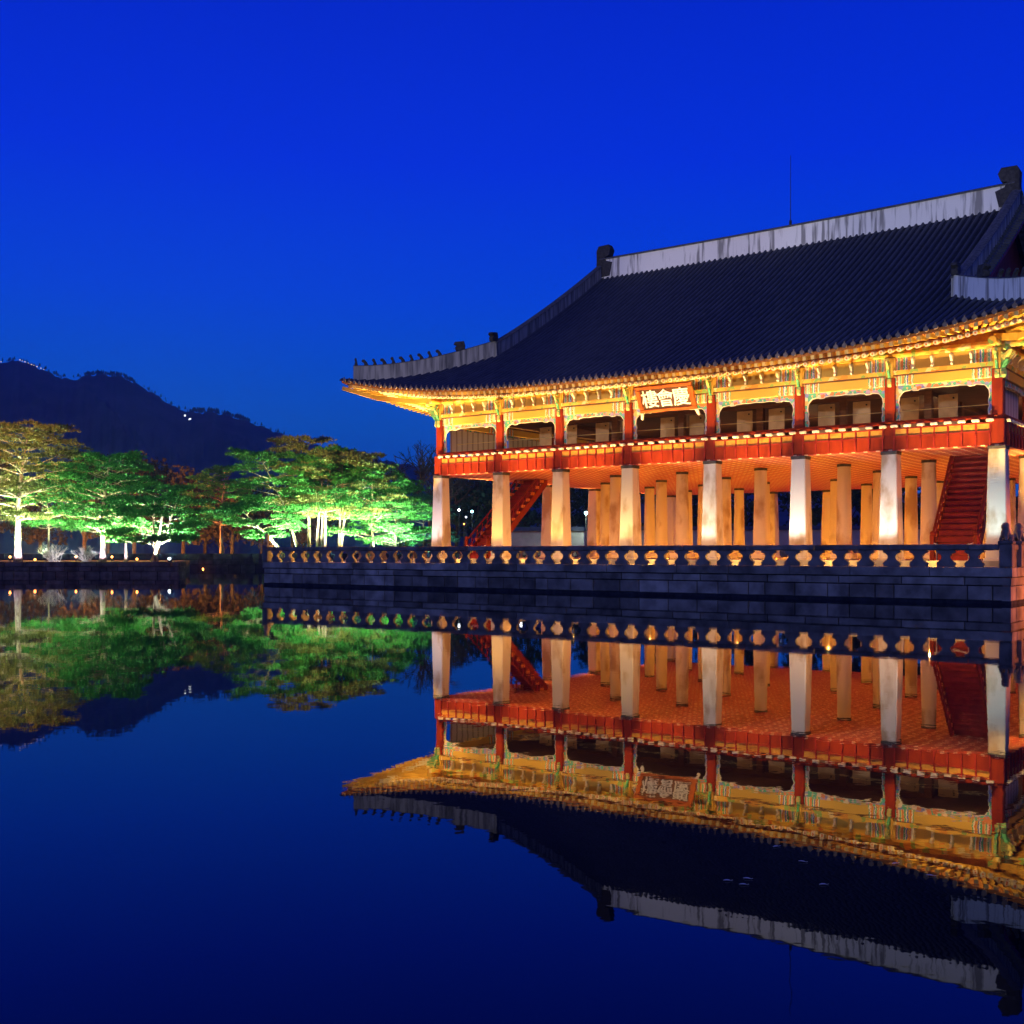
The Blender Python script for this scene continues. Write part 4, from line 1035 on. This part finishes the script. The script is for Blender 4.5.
for k, (px, Z, H) in enumerate([(456, 172, 14), (478, 168, 13), (500, 175, 15), (528, 170, 14), (556, 176, 14), (590, 178, 14), (622, 172, 13), (660, 176, 14), (706, 170, 13), (746, 168, 13), (800, 160, 14.5), (845, 156, 15), (885, 154, 15), (915, 156, 15), (950, 152, 15), (1000, 150, 15)]):
    leafy(f'{words[k]} of the dark evergreens seen between the pavilion pillars, counted from the left', G(px, Z, LANDZ), H, 4.6, 80 + k, 'conifer', 'dark evergreens behind the pavilion', 'evergreen_tree', 1800)
# silvery shrubs
bare('large silvery bare shrub between the two white trunks on the left island', G(53, 110.5), 2.9, 70, 'shrub', 'bare_shrub', 'silvery bare shrubs on the left island', .4, 'shrub')
bare('smaller silvery bare shrub just left of the second white trunk', G(86, 111), 2.6, 71, 'shrub', 'bare_shrub', 'silvery bare shrubs on the left island', .4, 'shrub')

# ------------------------------------------------------------------ lamps that show
ORG = emit_mat('sodium_lens', (1, .32, .06), 10); WHT = emit_mat('white_lens', (.8, .88, 1), 8); CYN = emit_mat('mercury_lens', (.45, .9, 1), 8)
def bollard(px, Z, label, z=ISZ, watts=30, col=(1, .42, .1), h=.45):
    p = G(px, Z, z); t = thing('path_lamp', label, 'lamp', p, 'small orange lamps along the water edge')
    MB().lathe([(.09, 0), (.07, .04), (.05, h - .1), (.09, h - .08)], 8).build('lamp_post', M['black'], t)
    MB().lathe([(.05, h - .08), (.11, h), (.11, h + .08), (.04, h + .14)], 10).build('lamp_lens', ORG, t)
    point('lamp_glow', (p.x, p.y, p.z + h + .35), watts, col, 0)
for k, (px, Z, z) in enumerate([(10, 112, ISZ), (35, 108.4, ISZ - .25), (76, 115, ISZ), (112, 113.5, ISZ), (137, 108.5, ISZ - .2), (203, 148.9, -.3), (271, 114.5, ISZ + .6)]):
    bollard(px, Z, watts=6 if px in (203, 271) else 30, z=z, label=['orange lamp beside the white trunk at the left edge', 'orange lamp on the wall edge left of the shrubs', 'orange lamp between the two silvery shrubs', 'orange lamp just right of the second white trunk', 'orange lamp on the wall under the sprawling pine', 'bright orange lamp low over the open water', 'small orange lamp behind the left end of the balustrade'][k])
def flood(px, Z, label, z=ISZ):
    p = G(px, Z, z); t = thing('floodlight', label, 'floodlight', p)
    MB().box(-.2, .2, -.06, .06, 0, .12).build('bracket', M['black'], t)
    MB().bbox(-.2, .2, -.16, .16, .12, .48, .03).build('housing', M['black'], t)
    d = MB(); d.bbox(-.13, .13, -.19, -.165, .2, .42, .05); d.build('lens', WHT, t); t.rotation_euler = (0, 0, .64)
flood(170, 111, 'white floodlight glaring at the tip of the left island')
def street_lamp(px, py, Z, label, mat, r=.22):
    p = G(px, Z, LANDZ); h = height_at(py, Z) - LANDZ; t = thing('street_lamp', label, 'street lamp', p, 'lit lamps beyond the pavilion')
    MB().tube([(0, 0, 0), (0, 0, h - r)], .06, 6).build('pole', M['black'], t)
    MB().lathe([(.02, h - r), (r * .8, h - r * .6), (r, h), (r * .8, h + r * .6), (.02, h + r)], 10).build('globe', mat, t)
for px, py, Z, lb, mt, r in [(586, 513, 146, 'bright bluish street lamp glaring between the third and fourth pillars', CYN, .24), (472, 511.5, 158, 'greenish white street lamp left of the red stair', CYN, .2), (459, 510, 160, 'small white street lamp nearest the end pillar', WHT, .18), (521, 512.5, 156, 'white street lamp right of the red stair', WHT, .2),
    (466, 517, 160, 'faint low street lamp under the greenish one', WHT, .12), (514, 523.5, 156, 'orange lamp low beside the second pillar', ORG, .16), (464, 524, 158, 'tiny orange lamp at the foot of the red stair', ORG, .10), (407, 485, 190, 'tiny white street lamp high among the bare trees', WHT, .13), (412, 500, 175, 'white street lamp at the foot of the bare trees', WHT, .2), (403, 495.5, 180, 'bluish street lamp left of the bare trees', CYN, .16), (219, 471, 186, 'tiny white lamp among the dark brown trees', WHT, .12)]:
    street_lamp(px, py, Z, lb, mt, r)
point('lamp_glow', G(586, 145, height_at(513, 146)), 1500, (.8, 1, .8), 0); point('lamp_glow', G(472, 156, height_at(511, 156)), 700, (.5, .9, 1), 0)
FAR_W = emit_mat('far_lamp_warm', (1, .72, .35), 1.6); FAR_C = emit_mat('far_lamp_cool', (.85, .95, 1), 2.5)
for k, (px, py, r) in enumerate([(22, 361.5, 1.0), (25, 363.5, .9), (28, 365, 1.0), (31.5, 366.5, .9), (34, 368, .8), (37, 369.5, .9), (41, 371.5, .8), (44, 372.5, .7), (20, 360, .9), (1, 361, .8)]):
    p = at_depth(px, 1796, height_at(ridge_y(px) + .6, 1796) + 1.2)
    tag(MB().lathe([(.05, -r), (r * .8, -r * .6), (r, 0), (r * .8, r * .6), (.05, r)], 8).build('fortress_lamp', FAR_W, None, p), 'tiny warm light in the string along the mountain crest', 'lamp', 'string of lights along the mountain crest')
for px, py, r, lb in [(185, 415.5, 1.5, 'cool white light high on the mountain shoulder'), (190, 419.5, 2.2, 'brighter cool light just below the other on the mountain shoulder'), (153, 415, .8, 'faint lone light on the mountain slope')]:
    p = at_depth(px, 1700, height_at(py, 1700)); tag(MB().lathe([(.05, -r), (r * .8, -r * .6), (r, 0), (r * .8, r * .6), (.05, r)], 8).build('hill_lamp', FAR_C, None, p), lb, 'lamp')

# ------------------------------------------------------------------ floodlighting (fixtures stand hidden behind the balustrade)
WARM, GOLD, ORGL = (1, .70, .34), (1, .58, .16), (1, .36, .022)
PC = [(.86, .80, 1), (1, .50, .085), (1, .52, .095), (1, .66, .24), (1, .90, .74), (.97, .97, 1), (.97, .97, 1), (.62, .92, 1)]
for i, u in enumerate(U):
    spot('pillar_uplight', (u - .3, -3.3, 1.95), (u, -.2, 5.5), 1350 * (.75 if i in (0, 7) else 1), PC[i], 58, .6)
for u in [-1.2] + [(a + b) / 2 for a, b in zip(U, U[1:])] + [34.5]:
    spot('eave_uplight', (u, -3.1, 1.95), (u, -1.7, 11.5), 18500 * (1.04 - .42 * max(u, 0) / 34.4), GOLD, 52, .6, .2)
for v in (5, 12, 19, 26): spot('eave_uplight', (35.3, v, 2.1), (36.2, v, 11.5), 12000, GOLD, 66, .8, .2); spot('eave_uplight', (-3.2, v, 1.95), (-1.5, v, 11.5), 12000, GOLD, 66, .8, .2)
for i in range(7):
    for j in range(5):
        u = (U[i] + U[i + 1]) / 2; v = (V[j] + V[j + 1]) / 2
        point('pillar_glow', (u, v, 2.4), 300, ORGL, 0)
for u in [(a + b) / 2 for a, b in zip(U, U[1:])] + [-3, -7, -11]: point('floor_fill', (u, -2.3, 2.6), 330, (1, .50, .1), 0)  # bare points added to brighten the paving behind the balusters
# orange lamp on the right flank wall
spot('flank_light', (40.5, 2.0, .9), (35.8, -1.0, .8), 3200, (1, .22, .01), 90, .6, 0)
# narrow spot added to brighten the plaque's characters
spot('plaque_fill', (17.3, -3.2, 1.95), (17.36, -1.0, 10.9), 5000, (1, .86, .6), 18, .5)
# pine floodlights
def tree_light(px, Z, watts, col, tz=6.5, dpx=0, dZ=3.5, ang=95, z=ISZ + .3): 
    p = G(px, Z, z); q = G(px + dpx, Z + dZ, z + tz); spot('tree_uplight', p, q, watts * 6.0, col, ang, .7, 0)
GW = (.66, 1, .60); YW = (1, .86, .45); VW = (.72, .66, 1)
for px, Z, wt, c in [(14, 108.5, 5200, GW), (62, 117, 3500, GW), (108, 109, 4600, GW), (128, 109.2, 4200, GW), (160, 108.6, 3200, (.75, 1, .85)), (-25, 110, 4000, GW)]: tree_light(px, Z, wt, c)
for px, Z in ((16, 110.3), (102, 110.9), (125, 113.5)): tree_light(px, Z, 420, VW, 1.2, 1.0, 1.2, 95)
for px, Z, wt in ((270, 115, 4200), (300, 115.5, 4500), (330, 115.5, 4600), (362, 116, 5000), (395, 117, 4500)): tree_light(px, Z, wt, GW)
for px, Z in ((305, 118), (318, 117.5), (340, 117.5)): tree_light(px, Z, 900, (1, .88, .85), 3, 0, 2.5, 55)
tree_light(428, 124, 1400, (.5, 1, .9), 4); tree_light(222, 150.6, 3200, (.8, 1, .7), 6, 0, 4)
for px, Z in ((-10, 150.5), (30, 150.5), (62, 151), (92, 150.5), (122, 151), (160, 151), (205, 160), (235, 158)): point('lamp_glow', G(px, Z, 2.7), 12000 if px < 180 else 5000, (1, .36, .06), 0)

# points added to lighten the dark upper hall; the floodlights on masts across the pond that wash the roof
for u in (5, 12, 19.6, 27, 32.5):
    for v in (3, 14): point('hall_fill', (u, v, 9.0), 150, (1, .55, .22), 0)
for u, k in ((4, 1.0), (22, 1.0), (40, .8)): spot('roof_wash', (u, -74, 9), (u * .72 + 3, 12, 20.5), 62000 * k, (1, .90, .88) if u < 30 else (.72, .84, 1), 21, .55, 0)

# unseen spots added on the near bank to light the pine fronts evenly
def tree_fill(px, Z, z, watts, col, ang, src=(-8, -78, 5)): spot('tree_fill', src, G(px, Z, z), watts, col, ang, .8, 0)
tree_fill(30, 113, 14.5, 1054000, (1, .50, .13), 8); tree_fill(55, 113, 9, 330000, (.55, 1, .42), 9); tree_fill(125, 113, 8.5, 330000, (.55, 1, .45), 9)
tree_fill(-30, 116, 10, 250000, (.9, 1, .5), 8)
tree_fill(335, 121, 14.5, 1100000, (1, .58, .17), 8, (-20, -80, 5)); tree_fill(300, 120, 9, 330000, (.55, 1, .45), 9, (-20, -80, 5)); tree_fill(375, 122, 9, 330000, (.55, 1, .45), 9, (-20, -80, 5))
spot('shrub_fill', G(66, 108.3, 1.6), G(68, 111, 2.6), 900, (.95, .93, 1), 110, .6, 0)  # spot added to brighten the two grey shrubs

# a few fallen leaves on the water
lsrc = None
rl = random.Random(9)
for px, py in ((727, 881), (743, 885), (747, 879), (776, 847), (802, 862), (823, 885), (895, 864), (930, 876), (473, 793), (514, 790)):
    p = at_depth(px, (CAMZ - WZ) * FPX / (py - 552.3), WZ + .004)
    if lsrc is None:
        b = MB(); n = 7; up = [(-.05 + .10 * k / n, .017 * math.sin(math.pi * k / n), .004 * math.sin(math.pi * k / n)) for k in range(n + 1)]
        lo_ = [(x, -y, z) for x, y, z in up[1:-1]][::-1]; b.prism(up + lo_, (0, 0, .002)); b.tube([(.05, 0, .001), (.075, .004, .003)], .0015, 4)
        lsrc = b.build('floating_leaf', M['cream'], None, p); o = lsrc
    else: o = lsrc.copy(); COL.objects.link(o); o.location = p
    o.rotation_euler = (0, 0, rl.uniform(.2, 1.1)); o.scale = (.55, .6, 1); tag(o, 'tiny pale leaf floating on the dark water over the mirrored roof', 'leaf', 'leaves floating on the pond')

for px, Z, wt, c in ((6, 114, 2600, (1, .78, .30)), (34, 110, 3000, (.7, 1, .55)), (72, 118, 3200, (.55, 1, .5)), (96, 118, 2800, (1, .9, .4)), (118, 111, 3000, (.8, 1, .5)), (140, 113, 2600, (1, .85, .4)), (172, 112, 2600, (.6, 1, .75)),
                     (282, 121, 3000, (.6, 1, .5)), (314, 125, 3200, (1, .85, .4)), (334, 124, 3000, (.8, 1, .45)), (352, 119, 3200, (1, .85, .4)), (382, 121, 3200, (.6, 1, .55)), (405, 122, 2600, (.5, 1, .65)), (252, 119, 2000, (.6, 1, .6))):
    tree_light(px, Z, wt, c, 8, 0, .6, 120)
